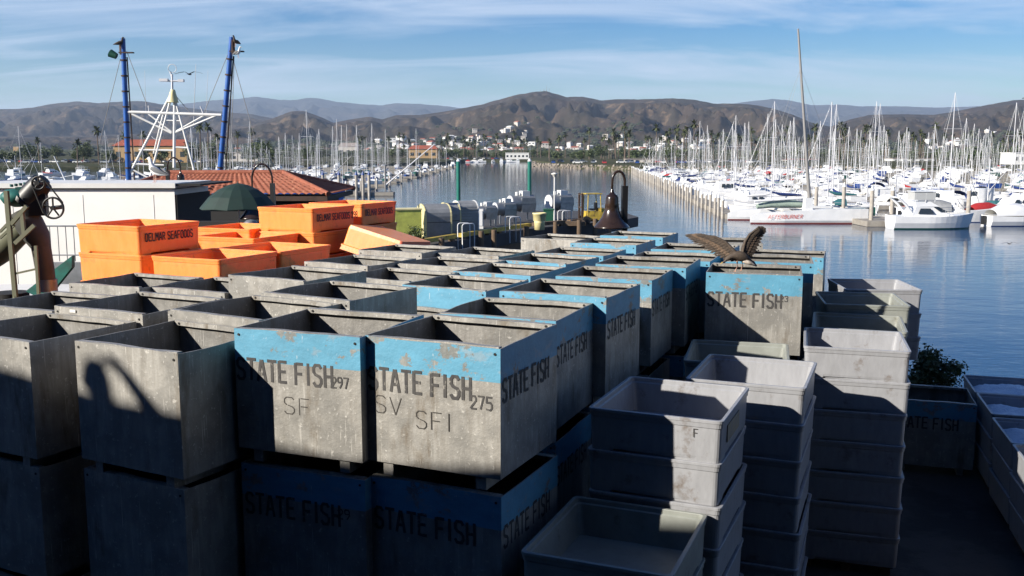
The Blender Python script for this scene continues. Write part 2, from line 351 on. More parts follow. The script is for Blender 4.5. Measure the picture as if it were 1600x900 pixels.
# ------------------------------------------------------------------ lettering (stroke letters with stencil breaks)
GL = {'S': [[(3.7, 5.3), (3, 6), (1, 6), (0.2, 5.2), (.2, 4), (1, 3.3)], [(1.6, 3.1), (3, 2.7), (3.8, 2), (3.8, .9), (3, 0), (1, 0), (.2, .8)]],
      'T': [[(0, 6), (1.7, 6)], [(2.3, 6), (4, 6)], [(2, 5.6), (2, 0)]],
      'A': [[(0, 0), (1.7, 6)], [(2.3, 6), (4, 0)], [(1.1, 2), (2.9, 2)]],
      'E': [[(0.3, 0), (0.3, 6)], [(.9, 6), (3.8, 6)], [(.9, 3.1), (3.2, 3.1)], [(.9, 0), (3.8, 0)]],
      'F': [[(0.3, 0), (0.3, 6)], [(.9, 6), (3.8, 6)], [(.9, 3.1), (3.2, 3.1)]],
      'I': [[(2, 0), (2, 6)]],
      'H': [[(0.3, 0), (0.3, 6)], [(3.7, 0), (3.7, 6)], [(.9, 3), (3.1, 3)]],
      'D': [[(0.3, 0), (0.3, 6)], [(.9, 6), (2.6, 6), (3.7, 4.8), (3.7, 1.2), (2.6, 0), (.9, 0)]],
      'L': [[(0.3, 0), (0.3, 6)], [(.9, 0), (3.8, 0)]],
      'M': [[(0, 0), (0, 6)], [(.5, 5.6), (2, 2.4), (3.5, 5.6)], [(4, 6), (4, 0)]],
      'R': [[(0.3, 0), (0.3, 6)], [(.9, 6), (2.8, 6), (3.7, 5.2), (3.7, 3.9), (2.8, 3.1), (.9, 3.1)], [(2, 2.8), (3.9, 0)]],
      'O': [[(1.8, 6), (1, 6), (.2, 4.9), (.2, 1.1), (1, 0), (1.8, 0)], [(2.3, 6), (3, 6), (3.8, 4.9), (3.8, 1.1), (3, 0), (2.3, 0)]],
      'B': [[(0.3, 0), (0.3, 6), (2.8, 6), (3.6, 5.2), (3.6, 3.9), (2.8, 3.1), (.6, 3.1)], [(2.8, 3.1), (3.8, 2.2), (3.8, .9), (2.9, 0), (.3, 0)]],
      'U': [[(0.2, 6), (0.2, 1), (1, 0), (3, 0), (3.8, 1), (3.8, 6)]],
      'N': [[(0.2, 0), (0.2, 6), (3.8, 0), (3.8, 6)]],
      'V': [[(0, 6), (2, 0), (4, 6)]],
      '2': [[(0.2, 4.8), (1, 6), (3, 6), (3.8, 5), (3.8, 3.8), (.2, .3)], [(.6, 0), (3.9, 0)]],
      '9': [[(3.7, 3.4), (1, 3.1), (.2, 4), (.2, 5.2), (1, 6), (3, 6), (3.8, 5), (3.8, 2.6), (2, 0)]],
      '7': [[(0, 6), (3.8, 6), (1.6, 0)]],
      '5': [[(3.7, 6), (.4, 6), (.3, 3.4), (2.8, 3.6), (3.8, 2.6), (3.8, 1), (2.8, 0), (.2, .3)]],
      '8': [[(1, 3.1), (.3, 4), (.3, 5.2), (1, 6), (3, 6), (3.7, 5.2), (3.7, 4), (3, 3.1), (1, 3.1), (.2, 2.2), (.2, .9), (1, 0), (3, 0), (3.8, .9), (3.8, 2.2), (3, 3.1)]],
      '3': [[(.2, 5.2), (1, 6), (3, 6), (3.8, 5), (3.6, 3.8), (1.8, 3.2)], [(2, 3.1), (3.8, 2.2), (3.8, .9), (3, 0), (1, 0), (.2, .9)]],
      '0': [[(1, 6), (3, 6), (3.8, 5), (3.8, 1), (3, 0), (1, 0), (.2, 1), (.2, 5), (1, 6)]],
      '4': [[(3, 0), (3, 6), (.1, 1.8), (4, 1.8)]],
      '6': [[(3.4, 6), (1, 4.4), (.2, 2.4), (.2, 1), (1, 0), (3, 0), (3.8, 1), (3.8, 2.4), (3, 3.2), (.6, 3.1)]]}
def strokes(mb, text, org, ux, uz, h, aspect=.62, thick=.17, gap=.32, jit=0, seed=1, m=0):
    """letters as thin raised strips from org, along ux, upright along uz; height h"""
    rnd = random.Random(seed); org, ux, uz = Vector(org), Vector(ux), Vector(uz); nrm = ux.cross(uz).normalized()
    x = 0; wd = h*aspect
    for ch in text:
        if ch == ' ': x += wd*.75; continue
        oy = rnd.uniform(-jit, jit)*h
        for st in GL[ch]:
            for a, b in zip(st[:-1], st[1:]):
                pa = org+ux*(x+(-.19*wd if ch == 'I' else 0)+a[0]/4*wd)+uz*(a[1]/6*h+oy); pb = org+ux*(x+(-.19*wd if ch == 'I' else 0)+b[0]/4*wd)+uz*(b[1]/6*h+oy)
                d = (pb-pa).normalized(); s_ = nrm.cross(d)*thick*h*.5; e = d*thick*h*.28
                lift = nrm*rnd.uniform(.0008, .0016)
                q = [pa-e-s_+lift, pb+e-s_+lift, pb+e+s_+lift, pa-e+s_+lift]
                mb.quad(*q, m)
        x += wd*(.62 if ch == 'I' else 1)+wd*gap
    return x

# ------------------------------------------------------------------ ground and water
mb = MB(); mb.quad((-16000, -300, 0), (16000, -300, 0), (16000, 16000, 0), (-16000, 16000, 0))
o = mb.build('water', M['water'], loc=(0, 0, WATER)); tag(o, 'calm blue harbour water with fine ripples', None, kind='structure')
dock = [(-70, -22), (26, -22), (26, 18.6), (9, 19.2), (4, 21.6), (-2.0, 22.5), (-7.5, 24), (-8.5, 43.5), (-70, 43.5)]
o = MB().prism(dock, WATER-3, 0).build('dock_pavement', M['concrete']); tag(o, 'dark wet concrete dock floor under the stacked bins', None, kind='structure')
pier = [(-8.4, 45), (-5.4, 50.4), (1.3, 63.7), (7.6, 71), (10.0, 76), (9.5, 84), (-8, 86), (-26, 86), (-26, 80), (-12, 62)]
o = MB().prism(pier, -.75, 0).build('pier_deck', M['asphalt']); tag(o, 'dark asphalt pier deck with fishing gear on it', None, kind='structure')

# shores and lowland
COAST = [(-16000, 300), (-330, 330), (-150, 470), (-95, 560), (-48, 700), (-38, 870), (14, 880), (20, 640), (14, 566), (30, 500), (54, 436), (90, 428), (300, 432), (16000, 450)]
def coast_y(x):
    for (x0, y0), (x1, y1) in zip(COAST[:-1], COAST[1:]):
        if x0 <= x <= x1: return y0+(y1-y0)*(x-x0)/(x1-x0) if x1 > x0 else y0
    return 450
mb = MB(); cols = []
xs = sorted(set([x for x, y in COAST]+[i*12 for i in range(-40, 60)]+[-9000, -4000, -2000, -1000, 1000, 2000, 4000, 9000]))
for x in xs:
    cy = coast_y(x)+(nz(x*.03, 3)*6 if abs(x) < 600 else 0)
    cols.append([(x, cy-3, WATER-1), (x, cy+3, WATER+1.4+nz(x*.05, 1)*.6), (x, cy+25, WATER+2.3+nz(x*.04, 7)*.5), (x, cy+160, WATER+2.6), (x, 1500, WATER+6), (x, 2600, 12)])
mb.loft(cols, closed=False, cap=False, smooth=False)
o = mb.build('shore', M['land']); tag(o, 'low brown and green shore land behind the marinas', None, kind='structure')

# ------------------------------------------------------------------ hills
def interp(P, x):
    if x <= P[0][0]: return P[0][1]
    for (x0, y0), (x1, y1) in zip(P[:-1], P[1:]):
        if x <= x1: return y0+(y1-y0)*(x-x0)/(x1-x0)
    return P[-1][1]
RIDGE_A = [(-300, 215), (150, 212), (330, 206), (400, 196), (430, 187), (460, 175.5), (480, 175), (505, 184), (525, 193), (550, 188), (580, 183.5), (600, 188), (622, 181.5), (660, 181), (700, 175), (740, 168), (780, 158), (810, 150), (838, 146), (852, 145), (866, 149), (885, 154), (908, 153.5), (935, 159), (962, 157.5), (1000, 157.5), (1048, 156), (1080, 158), (1110, 164), (1140, 164), (1168, 165), (1200, 171), (1230, 180), (1262, 193), (1290, 199), (1320, 188), (1350, 181), (1400, 180), (1450, 181), (1490, 174), (1530, 166), (1570, 159), (1610, 157), (1700, 152), (1900, 165)]
RIDGE_B = [(-400, 165), (-100, 170), (0, 172.5), (40, 172), (62, 170), (90, 165), (130, 160.5), (165, 163), (200, 161), (232, 160), (262, 165), (300, 170), (340, 175), (400, 180), (450, 190), (520, 205), (600, 214)]
RIDGE_C = [(-400, 190), (100, 190), (230, 178), (290, 165), (340, 159), (375, 157), (408, 153.5), (440, 158), (470, 158.5), (486, 155), (502, 156), (530, 161), (570, 165), (600, 166.5), (620, 163.5), (660, 164.5), (700, 168), (760, 176), (900, 190), (1040, 182), (1100, 166), (1140, 164), (1170, 160), (1200, 157), (1222, 158.5), (1262, 166.5), (1300, 165.5), (1340, 168), (1400, 168), (1450, 170), (1520, 168), (1560, 168), (1700, 172), (1900, 172)]
def hill_height(ridge, D, near, px, t, seed, rough):
    """t 0..1 from foot to ridge, 1..1.6 behind; returns y distance and z"""
    Y = near+(D-near)*t if t <= 1 else D+(t-1)*D*.6
    x = (px-800)/FPX
    zr = CAM_Z+(240-interp(ridge, px))/FPX*D*1.0
    if t <= 1: prof = t**1.15*.9+.1*t*t
    else: prof = 1-(t-1)*1.3
    X = x*Y; s = 1/(D*.06)
    warp = nz(X*s*.7, Y*s*.7, seed+9)*.9
    rg = 1-abs(noise.noise(Vector((X*s+warp, Y*s*.55, seed))))*2
    rg2 = 1-abs(noise.noise(Vector((X*s*2.7+warp, Y*s*1.6, seed+3))))*2
    rg3 = 1-abs(noise.noise(Vector((X*s*7, Y*s*5, seed+5))))*2
    env = max(0, math.sin(math.pi*min(1, t)**.9)) if t <= 1 else .3
    z = prof*zr + (rg-.45)*zr*.34*env*rough + (rg2-.5)*zr*.16*env*rough + (rg3-.5)*zr*.07*(env+.12)*rough
    # keep the silhouette: nothing in front of the ridge may rise above its sight line
    zmax = CAM_Z+(zr-CAM_Z)*(Y/D)*(.93 if t < .9 else 1.0)
    if t < 1: z = min(z, zmax)
    return X, Y, z
def hills(name, ridge, D, near, seed, m, rough, px0, px1, step, rows, label):
    mb = MB(); secs = []
    ts = [i/rows for i in range(rows+1)]+[1.12, 1.35, 1.7]
    n = int((px1-px0)/step)
    for i in range(n+1):
        px = px0+i*step
        secs.append([hill_height(ridge, D, near, px, t, seed, rough) for t in ts])
    mb.loft(secs, closed=False, cap=False, smooth=True)
    o = mb.build(name, m); tag(o, label, None, kind='structure')
HA = (RIDGE_A, 4600, 2200, 4.0)
hills('hills', RIDGE_A, 4600, 2200, 4.0, M['hill'], 1.0, -350, 1950, 3.5, 60, 'brown scrub covered coastal hills with ravines above the town')
hills('hills', RIDGE_B, 6800, 3600, 11.0, M['hill'], .9, -500, 640, 4, 50, 'long hazy brown hills on the left beyond the harbour')
hills('mountains', RIDGE_C, 13500, 8500, 21.0, M['hillfar'], .8, -500, 2000, 5, 40, 'distant blue mountain ridge behind the hills')

# haze over the whole view
hz = MB().box((0, 8000, 445), (46000, 32000, 910), 0).build('haze', None)
hm = bpy.data.materials.new('haze_air'); hm.use_nodes = True; t = hm.node_tree; t.nodes.clear()
ho = t.nodes.new('ShaderNodeOutputMaterial'); pv = t.nodes.new('ShaderNodeVolumePrincipled')
pv.inputs['Color'].default_value = (.58, .74, 1, 1); pv.inputs['Density'].default_value = 5.6e-5; pv.inputs['Anisotropy'].default_value = .1
t.links.new(pv.outputs[0], ho.inputs['Volume'])
hz.data.materials.clear(); hz.data.materials.append(hm); tag(hz, 'thin blue sea haze', None, kind='stuff')

# ------------------------------------------------------------------ the wharf building behind the camera (its roof edge shades the lower bins)
def wall_y(x): return -1.25-.247*x
o = thing('wharf_building', (0, 0, 0), 'dark board wharf building behind the viewpoint, shading the bins, with a tall block added', 'building')
ROOF = [(-46, 12.0), (-24, 10.4), (-15.0, 8.9), (-13.6, 8.6), (-12.0, 8.34), (-7.0, 8.34)]
mb = MB()
for (x0, z0), (x1, z1) in zip(ROOF[:-1], ROOF[1:]):
    mb.add([(x0, wall_y(x0), 0), (x1, wall_y(x1), 0), (x1, wall_y(x1), z1-.25), (x0, wall_y(x0), z0-.25), (x0-2, wall_y(x0)-9, 0), (x1-2, wall_y(x1)-9, 0), (x1-2, wall_y(x1)-9, z1-.25), (x0-2, wall_y(x0)-9, z0-.25)],
           [(0, 1, 2, 3), (5, 4, 7, 6), (3, 2, 6, 7), (4, 0, 3, 7), (1, 5, 6, 2)])
mb.prism([(26, wall_y(26)), (22, wall_y(26)-12), (-9, wall_y(-7)-12), (-6.99, wall_y(-7))], 0, 17)  # tall unseen block added behind the viewpoint to cut off sky light
mb.build('wall', M['shingle'], o)
mb = MB()
for (x0, z0), (x1, z1) in zip(ROOF[:-1], ROOF[1:]):
    mb.add([(x0, wall_y(x0)+.2, z0-.2), (x1, wall_y(x1)+.2, z1-.2), (x1, wall_y(x1)+.2, z1), (x0, wall_y(x0)+.2, z0), (x0-2, wall_y(x0)-9.2, z0-.2), (x1-2, wall_y(x1)-9.2, z1-.2), (x1-2, wall_y(x1)-9.2, z1), (x0-2, wall_y(x0)-9.2, z0)],
           [(0, 1, 2, 3), (5, 4, 7, 6), (3, 2, 6, 7), (0, 4, 5, 1), (4, 0, 3, 7), (1, 5, 6, 2)])
mb.build('roof', M['greyroof'], o)

# ------------------------------------------------------------------ aluminium fish bins
BW, BD, BH, BP = 1.2, 1.15, 1.03, 1.14
def bin_mesh(seed):
    rnd = random.Random(seed); mb = MB(); t = .012; band = .27; zf = BP-BH
    z0, z1, zb = zf, BP, BP-band
    nx = 8
    def ring(z, inset=0, jx=0):
        pts = []
        for side in range(4):
            for i in range(nx):
                f = i/nx
                if side == 0: p = (-BW/2+BW*f, -BD/2); nrm = (0, 1)
                elif side == 1: p = (BW/2, -BD/2+BD*f); nrm = (-1, 0)
                elif side == 2: p = (BW/2-BW*f, BD/2); nrm = (0, -1)
                else: p = (-BW/2, BD/2-BD*f); nrm = (1, 0)
                k = nz(p[0]*1.7+seed*3.1, p[1]*1.7, z*1.3+seed)*.004*math.sin(math.pi*f)**.6
                dzz = (nz(p[0]*2.3+seed*7, p[1]*2.3, seed)*.014 if jx else 0)
                x, y = p[0]+nrm[0]*k, p[1]+nrm[1]*k
                cx, cy = 1-2*inset/BW, 1-2*inset/BD
                pts.append((x*cx, y*cy, z+dzz))
        return pts
    n = nx*4
    def wall(r0, r1, m, flip=False):
        fs = [(i, (i+1) % n, n+(i+1) % n, n+i) for i in range(n)]
        if flip: fs = [tuple(reversed(f)) for f in fs]
        mb.add(list(r0)+list(r1), fs, m)
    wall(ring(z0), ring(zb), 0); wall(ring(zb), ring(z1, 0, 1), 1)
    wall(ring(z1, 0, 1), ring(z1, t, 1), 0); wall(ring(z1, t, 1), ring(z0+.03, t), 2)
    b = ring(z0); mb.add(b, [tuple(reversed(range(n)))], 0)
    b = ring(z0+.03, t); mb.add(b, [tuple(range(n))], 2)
    return mb
def rim_bar_mesh(s, seed):
    mb = MB(); y0 = s*(BD/2-.014); yi = s*(BD/2-.068); zt = BP+.004; zb = zt-.042; nn = 8
    secs = []
    for i in range(nn+1):
        x = -BW/2+.02+(BW-.04)*i/nn; j = nz(x*2.6+seed*5, s, seed)*.010
        secs.append([(x, y0, zb+j), (x, yi, zb+j), (x, yi, zt+j), (x, y0, zt+j)])
    mb.loft(secs, smooth=False)
    for x in (-BW/2+.075, BW/2-.075): mb.cyl((x, yi-s*.001, zt-.02), (x, yi-s*.006, zt-.02), .012, n=8, m=1)
    return mb
def skid_mb():
    mb = MB()
    for x in (-.42, .42): mb.box((x, 0, (BP-BH)/2), (.09, BD-.05, BP-BH))
    return mb
BINS = []
for k in range(4):
    BINS.append(bin_mesh(k+1))
bare_me = [b.mesh('bin_body', [M['alu'], M['alu'], M['alu_in']]) for b in BINS]
blue_me = [b.mesh('bin_body', [M['alu'], M['blue'], M['alu_in']]) for b in BINS]
bar_me = [[rim_bar_mesh(s, k).mesh('rim_bar', [M['alu'], M['bolt']]) for s in (-1, 1)] for k in range(4)]
skid_me = skid_mb().mesh('skid', M['alu'])
bolt_me = MB().cyl((0, -BD/2+.004, BP-.05), (0, -BD/2-.006, BP-.05), .011, n=8).mesh('corner_bolt', M['bolt'])

GRP_BIN = 'aluminium fish bins stacked on the dock'
def text_part(o, specs):
    for i, (face, txt, x0, ztop, h, asp, dark) in enumerate(specs):
        if face == 'front': org = (-BW/2+x0, -BD/2-.0022, ztop-h); ux = (1, 0, 0)
        else: org = (BW/2+.0022, -BD/2+x0, ztop-h); ux = (0, 1, 0)
        tgt = MB()
        strokes(tgt, txt, org, ux, (0, 0, 1), h, asp, (.15 if dark else .06), .35, .02 if dark else .08, seed=i+len(txt))
        tgt.build('stencil_lettering' if dark else 'scrawled_marking', M['stencil' if dark else 'scrawl'], o)
def make_bin(name, x, y, yaw, ztop, blue, label, specs=(), var=0, tier=0):
    o = thing('fish_bin', (x, y, ztop-BP), label, 'fish bin', GRP_BIN, yaw)
    link('bin_body', (blue_me if blue else bare_me)[var % 4], o)
    link('rim_bar', bar_me[var % 4][0], o); link('rim_bar', bar_me[var % 4][1], o)
    link('skid', skid_me, o)
    for sx in (-1, 1): link('corner_bolt', bolt_me, o, (sx*(BW/2-.045), 0, 0))
    if specs: text_part(o, specs)
    return o
SF = lambda face, x=.06, z=.885, h=.172, a=.44: (face, 'STATE FISH', x, z, h, a, True)
BINLIST = [
 ('F0', -4.392, 8.815, -.465, 3.376, 0, 'bare bin cut off by the left edge, beside the bin with the lamp shadow', ()),
 ('F1', -2.908, 8.226, -.481, 3.400, 0, 'bare bin in the front row with the shadow of a lamp on its face', ()),
 ('F2', -1.563, 8.241, -.366, 3.522, 1, 'blue banded bin stencilled 297 in the front row', ([SF('front', .02), ('front', '297', .93, .80, .085, .5, True), ('front', 'SF', .47, .60, .14, .75, False)])),
 ('F3', -.396, 7.862, -.426, 3.519, 1, 'blue banded bin stencilled 275, nearest corner of the stacks', ([SF('front', .03), ('front', '275', .945, .75, .10, .5, True), SF('right', .04), ('front', 'SV', .08, .66, .14, .75, False), ('front', 'SFI', .46, .58, .14, .7, False)])),
 ('b2', .056, 9.367, -.382, 3.458, 0, 'bin with a blue right side directly behind the bin stencilled 275', ([SF('right', .02)])),
 ('b3', .652, 10.392, -.433, 3.520, 1, 'blue rimmed bin third back along the right edge of the stacks', ([SF('right', .05)])),
 ('b4', 1.303, 11.969, -.378, 3.486, 1, 'blue rimmed bin fourth back along the right edge of the stacks', ([SF('right', .05)])),
 ('b5', 1.871, 12.997, -.353, 3.517, 1, 'bright blue fronted bin fifth back along the right edge', ([SF('right', .05)])),
 ('b6', 2.434, 14.236, -.354, 3.456, 1, 'blue sided bin sixth back along the right edge, left of the perched gull', ()),
 ('b7', 2.943, 15.286, -.376, 3.489, 1, 'blue cornered bin just behind the left wing of the gull', ()),
 ('R2z', -5.199, 10.750, -.378, 3.321, 0, 'bare bin at the left edge in front of the tan pipe', ()),
 ('R2a', -3.832, 9.835, -.442, 3.445, 0, 'bare bin with a white sticker on its rim, second row at the left', ()),
 ('R2b', -2.511, 9.331, -.527, 3.478, 0, 'rusty rimmed bare bin behind the bin with the lamp shadow', ()),
 ('R3a', -4.944, 12.576, -.420, 3.314, 0, 'bare bin in front of the leftmost orange tubs', ()),
 ('R3b', -3.760, 12.246, -.451, 3.301, 0, 'bare bin in front of the low orange tub', ()),
 ('R3c', -2.632, 11.743, -.518, 3.512, 0, 'bare bin with dark inside right of the low orange tub', ()),
 ('M1', -1.855, 10.265, -.522, 3.512, 0, 'bare bin with a brown front rim behind the bin stencilled 297', ()),
 ('M2', -1.540, 12.942, -.523, 3.344, 0, 'bare bin left of the mottled blue fronted bin', ()),
 ('R4c', -2.267, 14.321, -.541, 3.388, 0, 'bare bin in front of the tilted pale orange tub', ()),
 ('R5c', -1.737, 15.985, -.438, 3.400, 0, 'dark sided bare bin beside the tilted pale orange tub, at the back', ()),
 ('M3', -.894, 14.285, -.488, 3.364, 0, 'rusty rimmed bare bin in the middle of the back rows', ()),
 ('M4', -.430, 15.816, -.541, 3.364, 0, 'bare bin at the back edge below the white railings', ()),
 ('M5', -.016, 13.403, -.489, 3.361, 1, 'scratched pale blue fronted bin in the middle rows', ()),
 ('M6', -.580, 12.184, -.480, 3.336, 1, 'bright blue fronted bin with two grey rubbed patches', ()),
 ('M7', -1.475, 11.20, -.517, 3.108, 0, 'low bare bin just behind the bin stencilled 297', ()),
 ('M9', .559, 14.790, -.528, 3.359, 1, 'thin blue rimmed bin behind the scratched pale blue one', ()),
 ('M10', 1.148, 15.95, -.436, 3.355, 0, 'bare bin with a blue right side near the far end', ()),
 ('c1', .974, 18.491, -.506, 3.375, 0, 'brown stained bare bin at the far corner beneath the pier posts', ()),
 ('c2', 1.809, 17.05, -.436, 3.423, 1, 'bin with vivid blue patches on its front below the bell shaped lamp', ()),
 ('c3', 2.433, 18.25, -.413, 3.451, 1, 'farthest blue sided bin right behind the one with vivid blue patches', ()),
 ('c4', 3.922, 17.439, -.204, 3.408, 0, 'bare bin at the far end against the water, behind the gull', ()),
 ('gull', 3.242, 12.715, -.27, 3.447, 1, 'blue banded bin that the gull is perched on', ([SF('front', .03), ('front', '23', .93, .87, .07, .6, True)])),
 ('g2', 3.759, 13.95, -.261, 3.456, 1, 'light blue fronted bin directly behind the gull bin', ()),
 ('g3', 4.623, 16.040, -.345, 3.313, 1, 'dark sided bin behind the others at the water edge, right of the gull', ()),
]
HALF_BLUE = {'b2', 'M10'}
SHORT = {'F0': 'bin cut by the left edge', 'F1': 'bin with the lamp shadow', 'F2': 'bin stencilled 297', 'F3': 'bin stencilled 275', 'b2': 'bin just behind 275',
 'b3': 'third bin along the right edge', 'b4': 'fourth bin along the right edge', 'b5': 'fifth bin along the right edge', 'b6': 'sixth bin along the right edge', 'b7': 'bin at the gull left wing',
 'gull': 'bin the gull perches on', 'g2': 'bin behind the gull bin', 'g3': 'last bin right of the gull', 'c1': 'brown stained far corner bin', 'c2': 'bin with vivid blue patches', 'c3': 'farthest blue sided bin', 'c4': 'far bare bin behind the gull', 'R2z': 'leftmost bin of the second row', 'R3a': 'bin before the left orange tubs'}
LOWER = {'F0': 2, 'F1': 2, 'F2': 2, 'F3': 2, 'b2': 2, 'b3': 2, 'b4': 2, 'b5': 2, 'b6': 1, 'b7': 1, 'gull': 2, 'g2': 1, 'g3': 1, 'c1': 1, 'R2z': 1, 'R3a': 1, 'c3': 1, 'c4': 1, 'c2': 1}
BLUEL = {('F2', 1), ('F3', 1), ('b2', 1), ('F2', 2), ('b3', 1), ('b4', 2), ('gull', 1), ('b5', 1)}
for i, (nm, x, y, yaw, zt, blue, lab, specs) in enumerate(BINLIST):
    make_bin(nm, x, y, yaw, zt, blue or nm in HALF_BLUE, lab, specs, i)
    for k in range(1, LOWER.get(nm, 0)+1):
        z = zt-k*(BP+(zt-3.42)/3)
        if z < BP+.02 and k == 2: z = max(z, BP)
        bl = (nm, k) in BLUEL
        rnd = random.Random(i*7+k)
        sp_ = ()
        if nm == 'F2' and k == 1: sp_ = [SF('front', .04), ('front', '291', .92, .86, .08, .6, True)]
        if nm == 'F3' and k == 1: sp_ = [SF('front', .05), SF('right', .04)]
        if nm == 'F2' and k == 1: sp_[1] = ('front', '29', .94, .86, .08, .6, True)
        if nm == 'b2' and k == 1: sp_ = [SF('right', .04)]
        tier = {1: 'second', 2: 'third'}[k]
        make_bin(nm, x+rnd.uniform(-.012, .012), y+rnd.uniform(-.012, .012)+(.02 if k == 1 else 0), yaw+rnd.uniform(-.008, .008), z, bl,
                 'shaded %s bin, %s down under the %s' % ('blue banded' if bl else 'bare', tier, SHORT[nm]), sp_, i+k)
make_bin('S', 6.72, 15.02, -.311, 1.16, 1, 'single blue banded bin alone on the dark floor at the right', [SF('front', .03)], 3)
MB().quad((-.04, -.0125, 0), (.04, -.0125, 0), (.04, -.0125, .03), (-.04, -.0125, .03)).build('sticker', M['white'], next(o for o in bpy.data.objects if 'white sticker' in str(o.get('label', ''))), loc=(-.33, -BD/2, BP-.045))

# ------------------------------------------------------------------ plastic fish tubs
TP = .3726
def rrect(hx, hy, r, z, nseg=4, zmid=None):
    pts = []
    for cx, cy, a0 in ((hx-r, -hy+r, -90), (hx-r, hy-r, 0), (-hx+r, hy-r, 90), (-hx+r, -hy+r, 180)):
        for i in range(nseg+1):
            a = R(a0+90*i/nseg); pts.append((cx+r*math.cos(a), cy+r*math.sin(a), z))
        # points along the following side
        ang = R(a0+90); dx_, dy_ = -math.sin(ang), math.cos(ang); L = (2*hy if a0 in (-90, 90) else 2*hx)-2*r
        bx, by = pts[-1][0], pts[-1][1]
        for f, mid in ((.14, 0), (.16, 1), (.84, 1), (.86, 0)):
            pts.append((bx+dx_*L*f, by+dy_*L*f, zmid if (mid and zmid is not None) else z))
    return pts
def tub_mb(w_, d_, h=TP, inv=False):
    mb = MB(); x, y = w_/2, d_/2
    secs = [rrect(x-.026, y-.026, .05, 0, zmid=.024), rrect(x-.022, y-.022, .05, .05), rrect(x-.016, y-.016, .05, h-.11), rrect(x-.016, y-.016, .05, h-.075), rrect(x-.008, y-.010, .05, h-.068),
            rrect(x-.006, y-.006, .05, h-.030), rrect(x, y, .05, h-.026), rrect(x, y, .05, h-.004), rrect(x-.004, y-.004, .05, h),
            rrect(x-.030, y-.030, .04, h), rrect(x-.034, y-.034, .04, h-.006), rrect(x-.036, y-.036, .04, h-.04), rrect(x-.048, y-.048, .04, h-.05), rrect(x-.075, y-.075, .05, .05)]
    mb.loft(secs, cap=False, smooth=False)
    n = len(secs[0]); mb.add(secs[-1], [tuple(range(n))]); mb.add(secs[0], [tuple(reversed(range(n)))])
    return mb
tub_me = tub_mb(1.18, 1.31).mesh('tub_body', M['tub']); tubg_me = tub_mb(1.18, 1.31).mesh('tub_body', M['tub_green'])
pal_mb = MB()
for yy in (-.5, 0, .5):
    for xx in (-.45, 0, .45): pal_mb.box((xx, yy, .055), (.1, .1, .085))
for k in range(6): pal_mb.box((0, -.52+k*.208, .105), (1.05, .13, .02))
for xx in (-.45, 0, .45): pal_mb.box((xx, 0, .0105), (.1, 1.1, .018))
pal_me = pal_mb.mesh('pallet', M['wood'])
ORD = ['topmost', 'second from the top', 'third from the top', 'fourth from the top', 'fifth from the top', 'sixth from the top', 'seventh from the top', 'lowest']
def stack(x, y, yaw, ztop, n, where, me=None, colour='grey', group='grey plastic fish tubs in stacks', pallet=True, seed=1, pitch=TP, w_=None):
    rnd = random.Random(seed)
    for k in range(n):
        z = ztop-TP-k*pitch
        if z < .10: break
        j = .012 if k else 0
        o = thing('fish_tub', (x+rnd.uniform(-j, j), y+rnd.uniform(-j, j), z), '%s tub, %s, %s' % (colour, ORD[k], where), 'fish tub', group, yaw+rnd.uniform(-j, j))
        link('tub_body', me or tub_me, o)
    if pallet and z < .5:
        p = link('pallet', pal_me, None, (x, y, 0), yaw); tag(p, 'wooden pallet, %s' % where, 'pallet', 'pallets under the tub stacks')
        p.scale = (1, 1, max(.5, (z+TP*0)/.118) if z > .03 else 1)
    return z
K = 1.08
def kz(z): return CAM_Z-(CAM_Z-z)*K
stack(.787*K, 6.78*K, -.390, kz(2.2), 6, 'nearest stack at the bottom edge', tubg_me, 'grey green', seed=1)
stack(1.350*K, 7.888*K, -.404, kz(2.94), 8, 'half sunlit stack behind the nearest', seed=2)
stack(2.36*K, 9.17*K, -.384, kz(2.88), 8, 'stack with a diagonal shadow', seed=3)
stack(2.50*K, 10.42*K, -.26, kz(2.80), 4, 'dark stack below the gull bin', tubg_me, 'grey green', seed=4, pallet=False)
stack(3.860*K, 10.643*K, -.295, kz(2.903), 7, 'tall bright topped stack by the water', seed=5)
stack(4.351*K, 11.90*K, -.32, kz(2.88), 3, 'first stack behind the bright topped', tubg_me, 'grey green', seed=6, pallet=False)
stack(4.82*K, 13.12*K, -.20, kz(2.99), 3, 'second stack behind the bright topped', tubg_me, 'grey green', seed=7, pallet=False)
stack(5.45*K, 14.36*K, -.10, kz(3.02), 3, 'farthest stack behind the bright topped', seed=8, pallet=False)
tp = next(o for o in bpy.data.objects if o.get('label') == 'grey tub, topmost, half sunlit stack behind the nearest')
MB().box((.59-.010, -.12, .20), (.006, .55, .15)).build('worn_patch', mat('tan_worn_patch', (.46, .34, .20), .8, col2=(.36, .30, .24), nscale=6), tp)
mb = MB(); strokes(mb, 'F', (.34, -.655+.009, .215), (1, 0, 0), (0, 0, 1), .07, .5, .10, .3); mb.build('scrawled_marking', M['scrawl'], tp)
def ice_mb(seed):
    mb = MB(); n = 14; vs = []
    for j in range(n+1):
        for i in range(n+1):
            x, y = -.51+1.02*i/n, -.575+1.15*j/n
            r = max(abs(x)/.51, abs(y)/.575)
            z = .20+(.14*(1-r**2)+nz(x*3+seed, y*3, seed)*.07+nz(x*11, y*11, seed)*.02)
            vs.append((x, y, z))
    mb.add(vs, [(j*(n+1)+i, j*(n+1)+i+1, (j+1)*(n+1)+i+1, (j+1)*(n+1)+i) for j in range(n) for i in range(n)], 0, True)
    return mb
ICEROW = [(8.10, 15.3), (7.69, 13.96), (7.28, 12.62), (6.88, 11.28), (6.48, 9.94)]
nmz = ['farthest right edge ice stack', 'second farthest right edge ice stack', 'middle right edge ice stack', 'second nearest right edge ice stack', 'nearest right edge ice stack']
